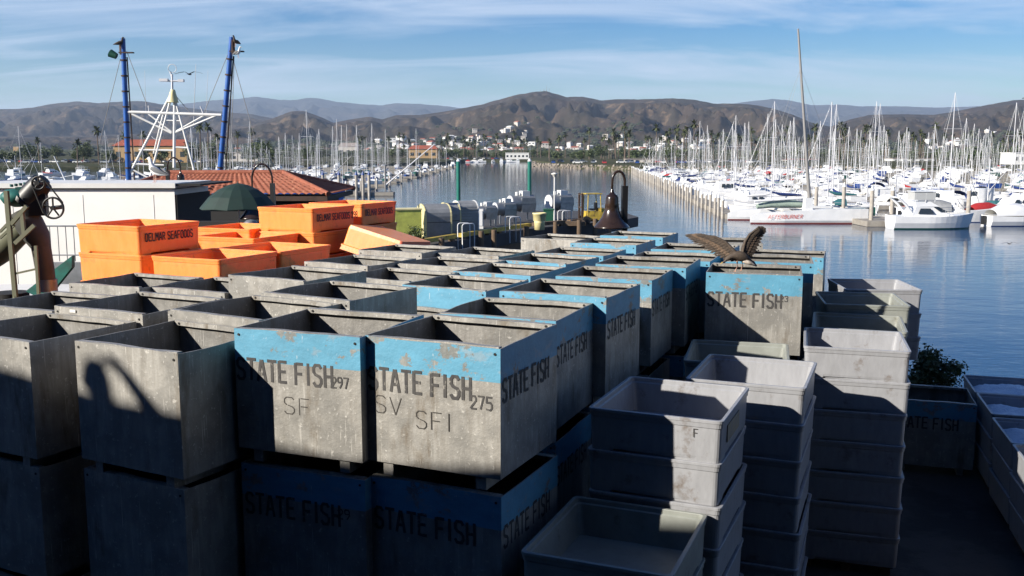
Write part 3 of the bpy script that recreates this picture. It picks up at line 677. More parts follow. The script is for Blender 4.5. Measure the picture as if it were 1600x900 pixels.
for k, (x, y) in enumerate(ICEROW):
    z = stack(x, y, -.30+.01*k, 1.22+.02*(k % 2), 3, nmz[k], seed=20+k, pitch=TP)
    o = ice_mb(k*3.3).build('crushed_ice', M['ice'], None, (x, y, 1.22+.02*(k % 2)-TP), -.30+.01*k)
    tag(o, 'white crushed ice on the %s' % nmz[k], 'ice', 'crushed ice in the grey tubs', kind='thing')

orange_me = tub_mb(1.28, 1.28, .43).mesh('tub_body', M['orange']); red_me = tub_mb(1.28, 1.28, .43).mesh('tub_body', [M['orange'], M['redorange']])
OG = 'orange plastic tubs behind the bins'
def orange(x, y, yaw, ztop, n, where, txt=None):
    for k in range(n):
        o = thing('fish_tub', (x+.01*k, y-.012*k, ztop-.43-k*.43), 'orange tub, %s, %s' % (ORD[k], where), 'fish tub', OG, yaw+.01*k)
        link('tub_body', orange_me, o)
        if txt and k == 0:
            mb = MB(); 
            strokes(mb, txt, (.64+.001-.008, -.64+.13, .20), (0, 1, 0), (0, 0, 1), .11, .46, .17, .34)
            mb.build('stencil_lettering', M['stencil'], o)
orange(-5.75, 14.8, -.43, 3.92, 4, 'left stack lettered DELMAR SEAFOODS', 'DELMAR SEAFOODS')
orange(-4.34, 14.0, -.437, 3.52, 3, 'front low stack beside the left lettered stack')
orange(-3.77, 15.2, -.45, 3.51, 3, 'low stack just behind the front low stack')
orange(-4.62, 16.75, -.40, 3.57, 3, 'low stack partly hidden by the left lettered stack')
orange(-5.05, 18.1, -.40, 3.62, 3, 'rearmost low stack below the umbrella')
orange(-3.80, 17.8, -.461, 4.01, 4, 'middle stack lettered with 298', 'DELMAR SEAFOODS 298')
orange(-3.19, 19.35, -.442, 4.01, 4, 'rear right stack lettered DELMAR SEAFOODS', 'DELMAR SEAFOODS')
# the tilted, overturned tub
o = thing('fish_tub', (-2.33, 17.55, 3.14), 'pale orange tub tipped over with its faded red side sloping down', 'fish tub', OG, -.40)
mb = MB(); secs = []
for f, z in ((1.0, 0), (.985, .09), (.93, .10), (.90, .40), (.88, .46)): secs.append(rrect(.64*f, .64*f, .06, z))
mb.loft(secs, cap=False, smooth=False); n_ = len(secs[0]); mb.add(secs[-1], [tuple(range(n_))])
for i in range(len(mb.f)):
    cx = sum(mb.v[k][0] for k in mb.f[i])/len(mb.f[i]); cz = sum(mb.v[k][2] for k in mb.f[i])/len(mb.f[i])
    if cx > .50: mb.m[i] = 1
tb = mb.build('tub_body', [M['orange'], M['redorange']], o); tb.rotation_euler = (R(-5), R(14), 0); tb.location = (0, 0, -.06)
for k in range(3):
    q = thing('fish_tub', (-2.33, 17.55, 2.66-k*.43-.1), 'orange plastic tub, %s below the tipped over one' % ['first', 'second', 'third'][k], 'fish tub', OG, -.40)
    link('tub_body', orange_me, q)

# ------------------------------------------------------------------ gooseneck lamps with bell shades
def gooseneck(loc, rz, label, s=1.0, post_h=3.9, arch_r=.15, drop_=.5, group='bell shaped gooseneck lamps', facing=-1):
    """post at the origin, arm arching towards -x (facing) with the bell hanging from its end"""
    o = thing('gooseneck_lamp', loc, label, 'lamp', group, rz)
    if post_h > 1:
        MB().box((0, 0, post_h/2), (.11, .14, post_h)).build('post', M['black'], o)
    zc = post_h+.10; cx = facing*arch_r-.0
    pts = [(0, 0, post_h-.5), (0, 0, zc)]+[(facing*(arch_r-arch_r*math.cos(t)), 0, zc+arch_r*1.5*math.sin(t)) for t in [math.pi*k/12 for k in range(1, 12)]]+[(facing*2*arch_r, 0, zc), (facing*2*arch_r, 0, zc-drop_*.4)]
    MB().tube(pts, .028, 10).build('gooseneck', M['bell'], o)
    zb = zc-drop_*.4; x = facing*2*arch_r
    prof = [(.03, .10), (.045, .04), (.06, 0), (.115, -.03), (.135, -.09), (.14, -.20), (.15, -.26), (.145, -.27), (.165, -.36), (.21, -.48), (.28, -.58), (.35, -.66), (.375, -.69), (.378, -.715), (.36, -.712), (.33, -.67), (.20, -.50), (.13, -.3), (.09, -.1), (.01, -.06)]
    prof = [(r*s, z*s) for r, z in prof]
    sh = MB().lathe(prof, (x, 0, zb-.02), 28).build('lamp_shade', M['bell'], o)
    MB().lathe([(.01, .10), (.045, .08), (.06, .02), (.05, -.04), (.01, -.06)], (x, 0, zb-.45*s), 12).build('bulb', M['white'], sh)
    return o
pA = at(976, 300, 20.3)
g = gooseneck((pA.x, pA.y, 0), R(8), 'bell shaped dark lamp on a gooseneck post, right behind the farthest bins', post_h=4.3, arch_r=.135, drop_=.62)
MB().box((.19, .08, 3.05), (.13, .12, .42)).build('junction_box', M['black'], g)
pB = at(426, 300, 27.0); gooseneck((pB.x, pB.y, 0), R(-4), 'dark gooseneck pipe lamp arching over the green umbrella', post_h=4.15, arch_r=.29, drop_=.9)
pC = at(262, 270, 33.0); gooseneck((pC.x, pC.y, 0), R(0), 'dark bell lamp standing beside the perched white gull', s=.9, post_h=4.40, arch_r=.22, drop_=.5, facing=1)
# lamp on the building's roof edge: its shadow falls on the front bin
def roof_point(px, py, out_=.35):
    f_c = Vector((-2.908-.575*.463, 8.226-.575*.887, 0)); n_ = Vector((.463, .887, 0))
    a = at(px, py, 1.0); d = a-Vector((0, 0, CAM_Z)); t = (f_c-Vector((0, 0, CAM_Z))).dot(n_)/d.dot(n_); p = Vector((0, 0, CAM_Z))+d*t
    # follow the sun ray back to the roof edge
    u = (p.y+1.25+.247*p.x-out_)/(-SUNV.y-.247*SUNV.x); return p+SUNV*u
hd = roof_point(150, 588)
o = thing('roof_lamp', hd, 'lamp on a bent arm on the wharf building roof edge', 'lamp')
MB().lathe([(.01, .13), (.08, .12), (.13, .05), (.15, -.04), (.16, -.10), (.12, -.14), (.01, -.15)], (0, 0, 0), 18).build('lamp_shade', M['bell'], o)
arm = [roof_point(*q)-hd for q in ((152, 575), (163, 563), (178, 566), (195, 585), (213, 610), (232, 637), (250, 660), (262, 690))]
MB().tube(arm, [.03, .035, .045, .055, .065, .08, .09, .09], 10).build('arm', M['bell'], o)

# ------------------------------------------------------------------ left: white shed, tiled kiosk, umbrella, fish pump
SY = 26.0
tl = at(-60, 291, SY); tr = at(272, 290, SY)
o = thing('white_shed', ((tl.x+tr.x)/2, SY, 0), 'long white flat roofed shed wall with a dark shade-painted end, left of the tiled roof', 'shed')
Ls = tr.x-tl.x; H_ = tr.z
MB().box((0, 1.45, H_/2-.05), (Ls, 2.9, H_-.1)).build('wall', M['wall_white'], o)
MB().box((0, 1.45, H_), (Ls+.12, 3.1, .13)).build('roof', M['white'], o)
MB().box((Ls/2+.03, 1.45, H_/2-.1), (.05, 2.86, H_-.3)).box((Ls/2+.35, 1.45, H_+.02), (.75, 3.0, .05)).build('shaded_end_wall', M['shingle'], o)  # end face away from the sun; its shade is put into the near-black colour
mb = MB()
for k in range(3): mb.box((-Ls/2+Ls*(k+.7)/3, -.004, H_/2-.1), (.008, .008, H_-.3))
mb.build('panel_seams', M['gel2'], o)
# small grey railing in front of the shed
o = thing('railing', (at(94, 350, 23).x, 23, 2.2), 'thin grey metal railing in front of the white shed', 'railing')
mb = MB(); mb.cyl((-.45, 0, 1.05), (.9, 0, 1.05), .02); mb.cyl((-.45, 0, .35), (.9, 0, .35), .015)
for k in range(8): mb.cyl((-.45+k*.19, 0, .2), (-.45+k*.19, 0, 1.05), .012, n=6)
mb.box((.2, 0, -1), (1.6, .2, 2.35)); mb.build('bars', M['steel'], o)

# tiled kiosk
KX, KY = at(395, 285, 35).x, 35.5
o = thing('tiled_kiosk', (KX, KY, 0), 'low dark kiosk under a red clay tile hip roof beside the water', 'kiosk')
ez, rz_ = 3.55, 4.22
MB().box((-.6, 0, 1.7), (6.4, 4.6, 3.4)).build('wall', M['shingle'], o)
def slope(a, b, c, d, nx, ny):
    """tiled slope: a-b eave, d-c ridge, rolls running up the slope, stepped courses"""
    a, b, c, d = map(Vector, (a, b, c, d)); vs = []
    nrm = (b-a).cross(d-a).normalized()
    for j in range(ny*2+1):
        f = (j//2+(j % 2)*.999)/ny; f = min(1, f)
        lift = .045 if j % 2 == 0 else 0
        for i in range(nx*4+1):
            g_ = i/(nx*4); p = (a.lerp(b, g_)).lerp(d.lerp(c, g_), f)
            vs.append(p+nrm*(lift+.055*abs(math.sin(math.pi*g_*nx))))
    w_ = nx*4+1
    return vs, [(j*w_+i, j*w_+i+1, (j+1)*w_+i+1, (j+1)*w_+i) for j in range(ny*2) for i in range(nx*4)]
mb = MB()
A_, B_, C_, D_ = (-4.4, -2.7, ez), (3.15, -2.7, ez), (3.15, 2.7, ez), (-4.4, 2.7, ez); r0, r1 = (-3.2, 0, rz_), (1.0, 0, rz_)
for q in ((A_, B_, r1, r0, 30, 9), (B_, C_, r1, r1, 20, 9), (C_, D_, r0, r1, 30, 9)):
    vs, fs = slope(*q[:4], q[4], q[5]); mb.add(vs, fs, 0, True)
for a_, b_ in ((B_, r1), (C_, r1), (r0, r1), (A_, r0)):
    mb.tube([Vector(a_)+Vector((0, 0, .06)), Vector(b_)+Vector((0, 0, .07))], .09, 8)
rf = mb.build('roof', M['tile'], o)
MB().box((-.6, -2.6, ez-.10), (7.4, .12, .16)).box((3.05, 0, ez-.10), (.12, 5.3, .16)).build('eave', M['rust'], rf)

# umbrella
U = at(372, 300, 24.0)
o = thing('patio_umbrella', (U.x, U.y, 0), 'dark green patio umbrella open beside the tiled roof', 'umbrella')
mb = MB(); n_ = 8; top = U.z+.22; rad = .98; rings = []
for fr, dz in ((.02, .0), (.25, -.05), (.5, -.16), (.75, -.34), (1, -.62)):
    rings.append([(math.cos(2*math.pi*(k+.5*(0))/n_/2)*rad*fr*(1 if k % 2 == 0 else .955), math.sin(2*math.pi*k/n_/2)*rad*fr*(1 if k % 2 == 0 else .955), top+dz+(0 if k % 2 == 0 else .018*fr)) for k in range(n_*2)])
mb.loft(rings, cap=False, smooth=False); mb.loft([[(x, y, z-.012) for x, y, z in r] for r in rings], cap=False, smooth=False)
mb.build('canopy', M['umbr'], o); MB().cyl((0, 0, 0), (0, 0, top-.02), .022).build('pole', M['steel'], o)
MB().cyl((0, 0, top-.02), (0, 0, top+.05), .02, .006).build('finial', M['black'], o)
MB().cyl((0, 0, 0), (0, 0, .1), .28).build('base', M['rubber'], o)
o = thing('wooden_deckhouse', (at(378, 340, 24.8).x, 25.4, 0), 'dark low wall and table under the green umbrella', 'hut')
MB().box((0, 0, 1.6), (2.6, .3, 3.2)).build('wall', M['shingle'], o)
MB().lathe([(.01, .14), (.12, .12), (.19, .05), (.20, 0), (.01, 0)], (.12, -.2, 3.12), 14).build('dome_light', M['steel'], o)

# fish pump with its pipe, motor and pale green frame
PY = 15.6
def P(px, py, Y=PY): return at(px, py, Y)
o = thing('fish_pump', (P(60, 440).x, PY, 0), 'fish unloading pump with fat tan pipe, black motor and pulley at the left edge', 'fish pump')
org = Vector((P(60, 440).x, PY, 0))
def L_(px, py, dy=0): v = at(px, py, PY+dy); return v-org
mb = MB(); mb.tube([L_(74, 452), L_(70, 420), L_(64, 385)], [.14, .145, .15], 16); mb.cyl(L_(75, 455), L_(74, 436), .15, .15, 16, 1)
mb.tube([L_(74, 470), Vector((L_(74, 470).x, 0, 0))], .13, 12)
mb.build('pipe', [M['tan'], M['steel']], o)
MB().tube([L_(66, 388), L_(58, 370), L_(46, 350), L_(34, 330)], [.14, .20, .22, .20], 16).cyl(L_(69, 390), L_(57, 392), .16, .16, 16).build('elbow', M['tan'], o)
MB().tube([L_(46, 345, .4), L_(24, 366, .5), L_(-2, 392, .6), L_(-30, 410, .7)], [.2, .22, .23, .23], 16).build('intake_pipe', M['palegreen'], o)
mb = MB(); mb.cyl(L_(44, 312), L_(66, 284), .21, .17, 18); mb.cyl(L_(40, 316), L_(44, 312), .24, .24, 18); mb.box(L_(58, 320), (.30, .30, .34), rz=.3); mb.cyl(L_(66, 284), L_(70, 280), .10, .1, 12)
mb.build('motor', M['black'], o)
# pulley wheels and belt
c0, c1 = L_(83, 325, -.3), L_(60, 286, -.3)
mb = MB()
for c, r_ in ((c0, .165), (c1, .10)):
    ring = [c+Vector((math.cos(t)*r_, 0, math.sin(t)*r_)) for t in [2*math.pi*k/24 for k in range(25)]]
    mb.tube(ring, .018, 6)
    for k in range(5):
        t = 2*math.pi*k/5+.3; mb.cyl(c, c+Vector((math.cos(t)*r_, 0, math.sin(t)*r_)), .014, n=6)
    mb.cyl(c+Vector((0, -.04, 0)), c+Vector((0, .3, 0)), .035, n=10)
mb.build('pulley', M['black'], o)
d = (c1-c0).normalized(); nn_ = Vector((-d.z, 0, d.x))
MB().tube([c0+nn_*.18, c1+nn_*.11], .012, 6).tube([c0-nn_*.18, c1-nn_*.11], .012, 6).build('belt', M['rubber'], o)
mb = MB(); mb.lathe([(.01, .10), (.16, .08), (.24, 0), (.25, -.06), (.20, -.14), (.05, -.2)], L_(26, 304), 18); mb.box(L_(38, 298), (.2, .25, .12), rz=.2)
for k in range(4): mb.cyl(L_(18+k*7, 292-k*1), L_(18+k*7, 288-k), .028, n=8)
mb.build('gearbox', M['tealm'], o)
mb = MB()
for a_, b_, r_ in (((10, 300), (24, 462), .032), ((24, 380), (54, 352), .03), ((18, 350), (42, 322), .03), ((56, 385), (61, 470), .022), ((22, 428), (58, 420), .016), ((34, 330), (38, 368), .028), ((0, 372), (22, 352), .02), ((0, 362), (20, 342), .02)):
    mb.box((L_(*a_, -.35)+L_(*b_, -.35))/2, (r_*2, r_*2, (L_(*a_)-L_(*b_)).length), M=(L_(*b_)-L_(*a_)).to_track_quat('Z', 'Y').to_matrix().to_4x4())
mb.cyl(Vector((L_(24, 462).x, -.35, 0)), L_(24, 462, -.35), .04, n=6)
mb.build('frame', M['palegreen'], o)
mb = MB(); mb.add([L_(40, 455, .6), L_(112, 400, .6), L_(112, 418, .6), L_(70, 470, .6)]+[v+Vector((0, .12, 0)) for v in (L_(40, 455, .6), L_(112, 400, .6), L_(112, 418, .6), L_(70, 470, .6))], [(0, 1, 2, 3), (7, 6, 5, 4), (0, 4, 5, 1), (1, 5, 6, 2), (2, 6, 7, 3), (3, 7, 4, 0)])
mb.build('chute', M['tealm'], o)
mb = MB(); mb.box((.55, .75, .8), (1.2, .5, 1.6)).cyl((-.9, .8, 0), (-.9, .8, 2.6), .3, n=14); mb.build('hopper', M['shingle'], o)
# white ledge seen under the machine
o = thing('white_skiff', (at(-30, 452, 19).x, 20.5, 1.9), 'white low boat deck seen under the fish pump at the left edge', 'skiff')
MB().box((0, 0, .0), (3.4, 3.0, .16)).box((0, 0, -.95), (3.2, 2.8, 1.9)).build('deck', M['white'], o)
mb = MB(); mb.tube([(-1.5, -1.4, .12), (0, -1.1, .12), (1.5, -1.3, .12)], .03, 6); mb.build('rub_rail', M['wood'], o)

# shrub beyond the tubs at the right
def leaf_crown(seed, n, rx, ry, rz, size, base=0, mat_i=0, clumps=26):
    rnd = random.Random(seed); mb = MB(); cs = []
    for k in range(clumps):
        u = Vector((rnd.gauss(0, 1), rnd.gauss(0, 1), rnd.gauss(0, 1))).normalized()*rnd.uniform(.35, .95)
        cs.append(Vector((u.x*rx, u.y*ry, base+rz+u.z*rz)))
    for k in range(n):
        c = rnd.choice(cs); q = Vector((rnd.gauss(0, 1), rnd.gauss(0, 1), rnd.gauss(0, 1)))*.19
        p = c+Vector((q.x*rx, q.y*ry, q.z*rz*1.1)); s_ = size*rnd.uniform(.6, 1.4)
        a = Vector((rnd.gauss(0, 1), rnd.gauss(0, 1), rnd.gauss(0, .7))).normalized(); b_ = a.cross(Vector((rnd.gauss(0, 1), rnd.gauss(0, 1), rnd.gauss(0, 1)))).normalized()
        mb.quad(p-a*s_, p-b_*s_*.45, p+a*s_, p+b_*s_*.45, mat_i)
    return mb
c = at(1458, 600, 17.6)
o = thing('shrub', (c.x, c.y, 0), 'green leafy shrub at the dock edge behind the single blue bin', 'shrub')
leaf_crown(3, 3600, .50, .45, .37, .042, .56).build('foliage', M['foliage'], o)
mb = MB()
for k in range(6): mb.tube([(0, 0, 0), (math.cos(k)*.1, math.sin(k)*.1, .5), (math.cos(k)*.3, math.sin(k)*.3, 1.1)], [.03, .02, .01], 6)
mb.build('stem', M['wood'], o)

# ------------------------------------------------------------------ pier gear
def on(px, py): v = W(px, py, 0); return v
# curved covers
def arch_cover(px, py, rz, L, Wd, H, label, end_m, side_m, ribs=0):
    v = on(px, py); o = thing('curved_locker', (v.x, v.y, 0), label, 'locker', 'curved top lockers on the pier', rz)
    prof = [(-Wd/2, 0), (-Wd/2, H-Wd*.42)]+[(-Wd/2*math.cos(t), H-Wd*.42+Wd*.42*math.sin(t)) for t in [math.pi*k/10 for k in range(1, 10)]]+[(Wd/2, H-Wd*.42), (Wd/2, 0)]
    mb = MB(); mb.loft([[(0, y, z) for y, z in prof], [(L, y, z) for y, z in prof]], cap=False, smooth=False, closed=False); mb.build('shell', M[side_m], o)
    mb = MB()
    for x0 in (-.05, L-.01): mb.loft([[(x0, y*1.03, z*1.01) for y, z in prof], [(x0+.07, y*1.03, z*1.01) for y, z in prof]], smooth=False)
    mb.build('end_panel', M[end_m], o)
    mb = MB()
    for k in range(ribs): 
        z = .9+k*.16; mb.box((L/2, -Wd/2-.012, z), (L-.1, .03, .05))
    mb.box((L/2, -Wd/2-.012, H*.48), (L-.1, .02, .03)); mb.build('side_trim', M['steel' if ribs else 'dark'], o)
    return o
arch_cover(659, 372, .42, 1.55, 1.7, 2.02, 'nearest curved top grey locker with a cream end', 'cream', 'canvas_grey')
arch_cover(694, 369, .42, .75, 1.6, 2.03, 'middle dark curved top locker of the three on the pier', 'cream', 'canvas_grey')
arch_cover(713, 366, .42, 1.15, 1.6, 2.08, 'rightmost curved top locker with horizontal steel ribs', 'white', 'canvas_grey', 6)
v = on(636, 376); o = thing('utility_box', (v.x, v.y, 0), 'yellow green box behind the ivy beside the orange tubs', 'container')
MB().box((0, 0, .9), (1.5, 1.1, 1.8), rz=.3).build('box', M['ygreen'], o); MB().box((0, 0, 1.83), (1.6, 1.2, .07), rz=.3).build('lid', M['cream'], o)
v = on(649, 385); o = thing('climbing_plant', (v.x, v.y, 0), 'small leafy green plant in front of the yellow green box', 'plant')
leaf_crown(8, 900, .55, .4, .55, .06, .1).build('foliage', M['foliage'], o); MB().tube([(0, 0, 0), (.05, 0, .8)], .03, 6).build('stem', M['wood'], o)
def vat(px, py, s, label, rz=.4, hatch=True):
    v = on(px, py); o = thing('steel_vat', (v.x, v.y, 0), label, 'vat', 'steel tanks on legs standing along the pier', rz)
    mb = MB(); mb.cyl((-.75*s, 0, 1.05*s), (.75*s, 0, 1.05*s), .48*s, n=20); mb.box((.25*s, 0, .95*s), (.9*s, .94*s, .85*s)); mb.build('tank', M['steel'], o)
    MB().cyl((-.79*s, 0, 1.05*s), (-.75*s, 0, 1.05*s), .46*s, n=20).build('end_cap', M['gel'], o)
    for sx in (-.55, .6):
        for sy in (-.4, .4): MB().box((sx*s, sy*s, .32*s), (.08, .08, .64*s)).build('leg', M['steel'], o)
    if hatch: MB().box((.2*s, 0, 1.62*s), (.5*s, .45*s, .32*s)).cyl((-.3*s, 0, 1.5*s), (-.3*s, 0, 1.72*s), .12*s).build('hatch', M['white'], o)
    return o
vat(759, 354, .95, 'small steel vat beside the curved lockers', .5)
vat(788, 349, 1.0, 'second steel vat between the small vat and the longest one', .5)
vat(815, 345, 1.25, 'longest steel vat with a round white end, near the green pole', .45)
vat(874, 343, 1.25, 'steel vat behind the green bin, under the white dock light', .5)
v = on(750, 357); o = thing('utility_box', (v.x, v.y, 0), 'narrow white cabinet between the lockers and the small vat', 'cabinet'); MB().box((0, 0, .65), (.45, .6, 1.3)).build('box', M['white'], o); MB().box((0, -.32, .7), (.35, .02, 1.0)).build('door', M['gel'], o)
v = on(843, 359); o = thing('stacked_vat', (v.x, v.y, 0), 'cream yellow plastic vat with a wide rim near the pier edge', 'vat')
mb = MB(); mb.lathe([(.01, 0), (.33, 0), (.36, .5), (.37, .52), (.33, .54), (.40, .6), (.45, 1.02), (.47, 1.03), (.47, 1.12), (.43, 1.12), (.40, .7), (.01, .68)], (0, 0, 0), 8); mb.build('vat_body', M['cream'], o)
v = on(857, 351); o = thing('wheeled_bin', (v.x, v.y, 0), 'dark green wheeled rubbish bin beside the cream vat', 'bin')
MB().box((0, 0, .55), (.62, .62, .95), taper=1.15).build('bin_body', M['greenbin'], o); MB().box((0, 0, 1.08), (.76, .78, .10)).build('lid', M['greenbin'], o)
for sx in (-.28, .28): MB().cyl((sx-.03, .3, .12), (sx+.03, .3, .12), .12, n=14).build('wheel', M['rubber'], o)
v = on(866, 346); o = thing('dock_light', (v.x, v.y, 0), 'thin white post with a flat capped dock light', 'dock light')
MB().cyl((0, 0, 0), (0, 0, 3.3), .05, n=10).build('post', M['white'], o); MB().lathe([(.05, 0), (.14, .10), (.16, .18), (.24, .2), (.26, .26), (.05, .34)], (0, 0, 3.25), 14).build('lantern', M['gel2'], o)
# green pipes
for px, base, lab in ((716, 340, 'thick green pipe pile behind the curved lockers'), (827.5, 330, 'thinner green pipe pile behind the longest vat')):
    Y = 90; v = at(px, 252, Y); o = thing('green_pile', (v.x, Y, WATER-1), lab, 'pile', 'green pipe piles')
    MB().cyl((0, 0, 0), (0, 0, v.z-WATER+1), .19, n=12).build('pipe', M['greenpole'], o); MB().cyl((0, 0, v.z-WATER+1), (0, 0, v.z-WATER+1.25), .21, .05, n=12).build('cap', M['gel'], o)
# hoop rails
for k, (px, py, rz, lab) in enumerate(((729, 377, .5, 'nearest white hoop rail on the pier edge'), (802, 364, .5, 'white hoop rail near the middle of the pier edge'), (883, 352, .5, 'white hoop rail in front of the green bin'))):
    v = on(px, py); o = thing('hoop_rail', (v.x, v.y, 0), lab, 'rail', 'white hoop rails at the pier ladders', rz)
    for y0 in (-.25, .35):
        pts = [(-.38, y0, -.6), (-.38, y0, .9), (-.34, y0, .98), (-.26, y0, 1.02), (.26, y0, 1.02), (.34, y0, .98), (.38, y0, .9), (.38, y0, -.6)]
        MB().tube(pts, .035, 8).build('hoop', M['white'], o)
# curb timbers with worn yellow paint and bollards
edge = [W(618, 392, 0), W(640, 388, 0), W(715, 375, 0), W(770, 366, 0), W(830, 357, 0), W(885, 352, 0), W(955, 346, 0)]
for k, (a_, b_) in enumerate(zip(edge[:-1], edge[1:])):
    d = b_-a_; L = d.length-.5; ang = math.atan2(d.y, d.x); c = (a_+b_)/2
    o = thing('timber_curb', (c.x, c.y, 0), 'timber curb with worn yellow paint, %s of six along the pier edge' % ['nearest', 'second', 'third', 'fourth', 'fifth', 'farthest'][k], 'curb', 'timber curbs along the pier', ang)
    MB().box((0, 0, .26), (L, .32, .24)).build('timber', M['yellow'] if k in (1, 2, 3) else M['wood'], o)
    MB().box((-L*.4, 0, .07), (.3, .3, .14)).box((L*.4, 0, .07), (.3, .3, .14)).box((0, -.1, -1.1), (L, .25, 2.0)).build('block', M['wood'], o)
for k, (px, py) in enumerate(((772, 370), (822, 364), (868, 356), (905, 353), (690, 384), (930, 351), (752, 372))):
    v = on(px, py); o = MB().cyl((0, 0, -2.8), (0, 0, .42), .17, .16, n=12).build('mooring_post', M['wood'], None, (v.x, v.y, 0)); tag(o, 'dark timber mooring post at the pier edge, %s from the left' % ['third', 'fourth', 'fifth', 'sixth', 'leftmost, first', 'seventh', 'second'][k], 'post', 'timber mooring posts')
# forklift
v = on(920, 350); o = thing('forklift', (v.x, v.y, 0), 'yellow forklift with an overhead guard at the pier end', 'forklift', None, .25)
MB().box((.35, 0, .62), (1.3, 1.05, .62), taper=.9).box((.85, 0, .85), (.5, 1.0, .55), taper=.85).build('body', M['yellow'], o)
mb = MB()
for x in (-.25, .75):
    for y in (-.48, .48): mb.cyl((x, y, .9), (x*.9, y, 2.15), .035, n=6)
mb.box((.2, 0, 2.16), (1.2, 1.1, .06)); mb.build('overhead_guard', M['yellow'], o)
mb = MB(); 
for y in (-.35, .35): mb.box((-.62, y, 1.1), (.12, .09, 2.2))
for z in (.3, 1.2, 2.1): mb.box((-.62, 0, z), (.08, .8, .1))
mb.build('mast', M['rust'], o)
for y in (-.25, .25): MB().box((-1.15, y, .12), (1.0, .12, .05)).build('fork', M['rust'], o)
for x, r_ in ((-.35, .3), (.85, .25)):
    for y in (-.5, .5): MB().cyl((x, y-.1, r_), (x, y+.1, r_), r_, n=16).build('wheel', M['rubber'], o)
MB().box((.3, 0, 1.05), (.45, .5, .12)).box((.5, 0, 1.3), (.1, .5, .45)).build('seat', M['black'], o)
v = on(893, 352); o = thing('pallet', (v.x, v.y, 0), 'flat timber pallets lying beside the forklift', 'pallet'); MB().box((0, 0, .12), (1.9, 1.1, .24)).box((.1, 0, .27), (1.6, 1.0, .05)).build('boards', M['wood'], o)
# pier piles below the deck edge
k = 0
for a_, b_ in zip(edge[:-1], edge[1:]):
    for f in (0, .33, .66):
        p = a_.lerp(b_, f); o = MB().cyl((0, 0, -3.2), (0, 0, -.02), .2, n=10).build('pier_pile', M['wood'], None, (p.x, p.y-.1, 0)); tag(o, 'dark timber pile under the pier edge', 'pile', 'timber piles under the pier')

# ------------------------------------------------------------------ birds
def bird_body(mb, pts, m=0, n=14):
    """pts: (x, y, z, ry, rz) sections along the body"""
    secs = []
    for i, (x, y, z, a, b_) in enumerate(pts):
        p0 = Vector(pts[max(0, i-1)][:3]); p1 = Vector(pts[min(len(pts)-1, i+1)][:3]); d = (p1-p0).normalized(); q = d.to_track_quat('X', 'Z')
        secs.append([Vector((x, y, z))+q @ Vector((0, a*math.cos(t), b_*math.sin(t))) for t in [2*math.pi*k/n for k in range(n)]])
    return mb.loft(secs, m)
def feather(mb, a, b_, w_, nrm, m=0, curve=0):
    a, b_, nrm = Vector(a), Vector(b_), Vector(nrm).normalized(); d = b_-a; s_ = d.cross(nrm).normalized()
    secs = []
    for f, k in ((0, .5), (.3, .95), (.7, 1), (.9, .7), (1, .12)):
        c = a+d*f+nrm*curve*math.sin(math.pi*f)*d.length
        secs.append([c-s_*w_*k/2, c+nrm*.003, c+s_*w_*k/2, c-nrm*.003])
    mb.loft(secs, m, smooth=False)
foot = W(1150, 424, 3.46); PXM = foot.y*1.01/FPX
def g2(px, py, y=0): return Vector(((px-1150)*PXM, y, (424-py)*PXM))
o = thing('gull', foot, 'brown young gull with both wings raised, perched on the blue banded bin', 'bird')
mb = MB()
bird_body(mb, [(*g2(1127, 410, -.02), .004, .004), (*g2(1131, 408, -.02), .014, .012), (*g2(1136, 404, 0), .030, .030), (*g2(1141, 401, 0), .031, .033), (*g2(1146, 399.5, .01), .045, .045), (*g2(1153, 399.5, .02), .062, .066), (*g2(1160, 401.5, .03), .066, .066), (*g2(1167, 405, .04), .050, .052), (*g2(1173, 409, .05), .034, .030), (*g2(1181, 414, .06), .03, .012), (*g2(1184, 416, .06), .022, .003)])
mb_l = len(mb.v)
# wing arms and feathers: left wing
def wing(arm, tips, w_, y_of, rows):
    """arm: points shoulder..wrist..hand; tips: trailing feather tips matching positions along the arm"""
    n = len(tips)
    for i, (tx, ty) in enumerate(tips):
        f = i/(n-1); k = f*(len(arm)-1); a0 = arm[int(min(k, len(arm)-2))]; a1 = arm[int(min(k, len(arm)-2))+1]; t = k-int(min(k, len(arm)-2))
        ax, ay = a0[0]+(a1[0]-a0[0])*t, a0[1]+(a1[1]-a0[1])*t
        A = g2(ax, ay, y_of(f)); B = g2(tx, ty, y_of(f)+.03)
        feather(mb, A, B, w_*(1.1 if f < .6 else .9), (0.1, -1, .15), 0, .02)
        C = A.lerp(B, .62); feather(mb, A+Vector((0, -.006, 0)), C+Vector((0, -.008, 0)), w_*1.25, (.1, -1, .15), 2, .02)
        C = A.lerp(B, .36); feather(mb, A+Vector((0, -.012, 0)), C+Vector((0, -.015, 0)), w_*1.3, (.1, -1, .15), 0, .02)
    mb.tube([g2(x, y, y_of(i/(len(arm)-1))-.008) for i, (x, y) in enumerate(arm)], [.032, .026, .02, .016, .008][:len(arm)], 8)
armL = [(1158, 402), (1147, 393), (1134, 379), (1118, 371), (1100, 368.5)]
tipsL = [(1150, 409), (1143, 409), (1137, 408), (1131, 406), (1126, 403.5), (1121, 401), (1116, 398.5), (1111, 396), (1106, 393), (1101, 390), (1096, 387), (1091, 384), (1086, 381.5), (1082, 378.5), (1079, 376), (1076.5, 373.5), (1073.5, 371), (1072, 369)]
wing(armL, tipsL, .036, lambda f: .02+.10*f, 3)
armR = [(1161, 402), (1160, 390), (1163, 378), (1170, 366), (1181, 358)]
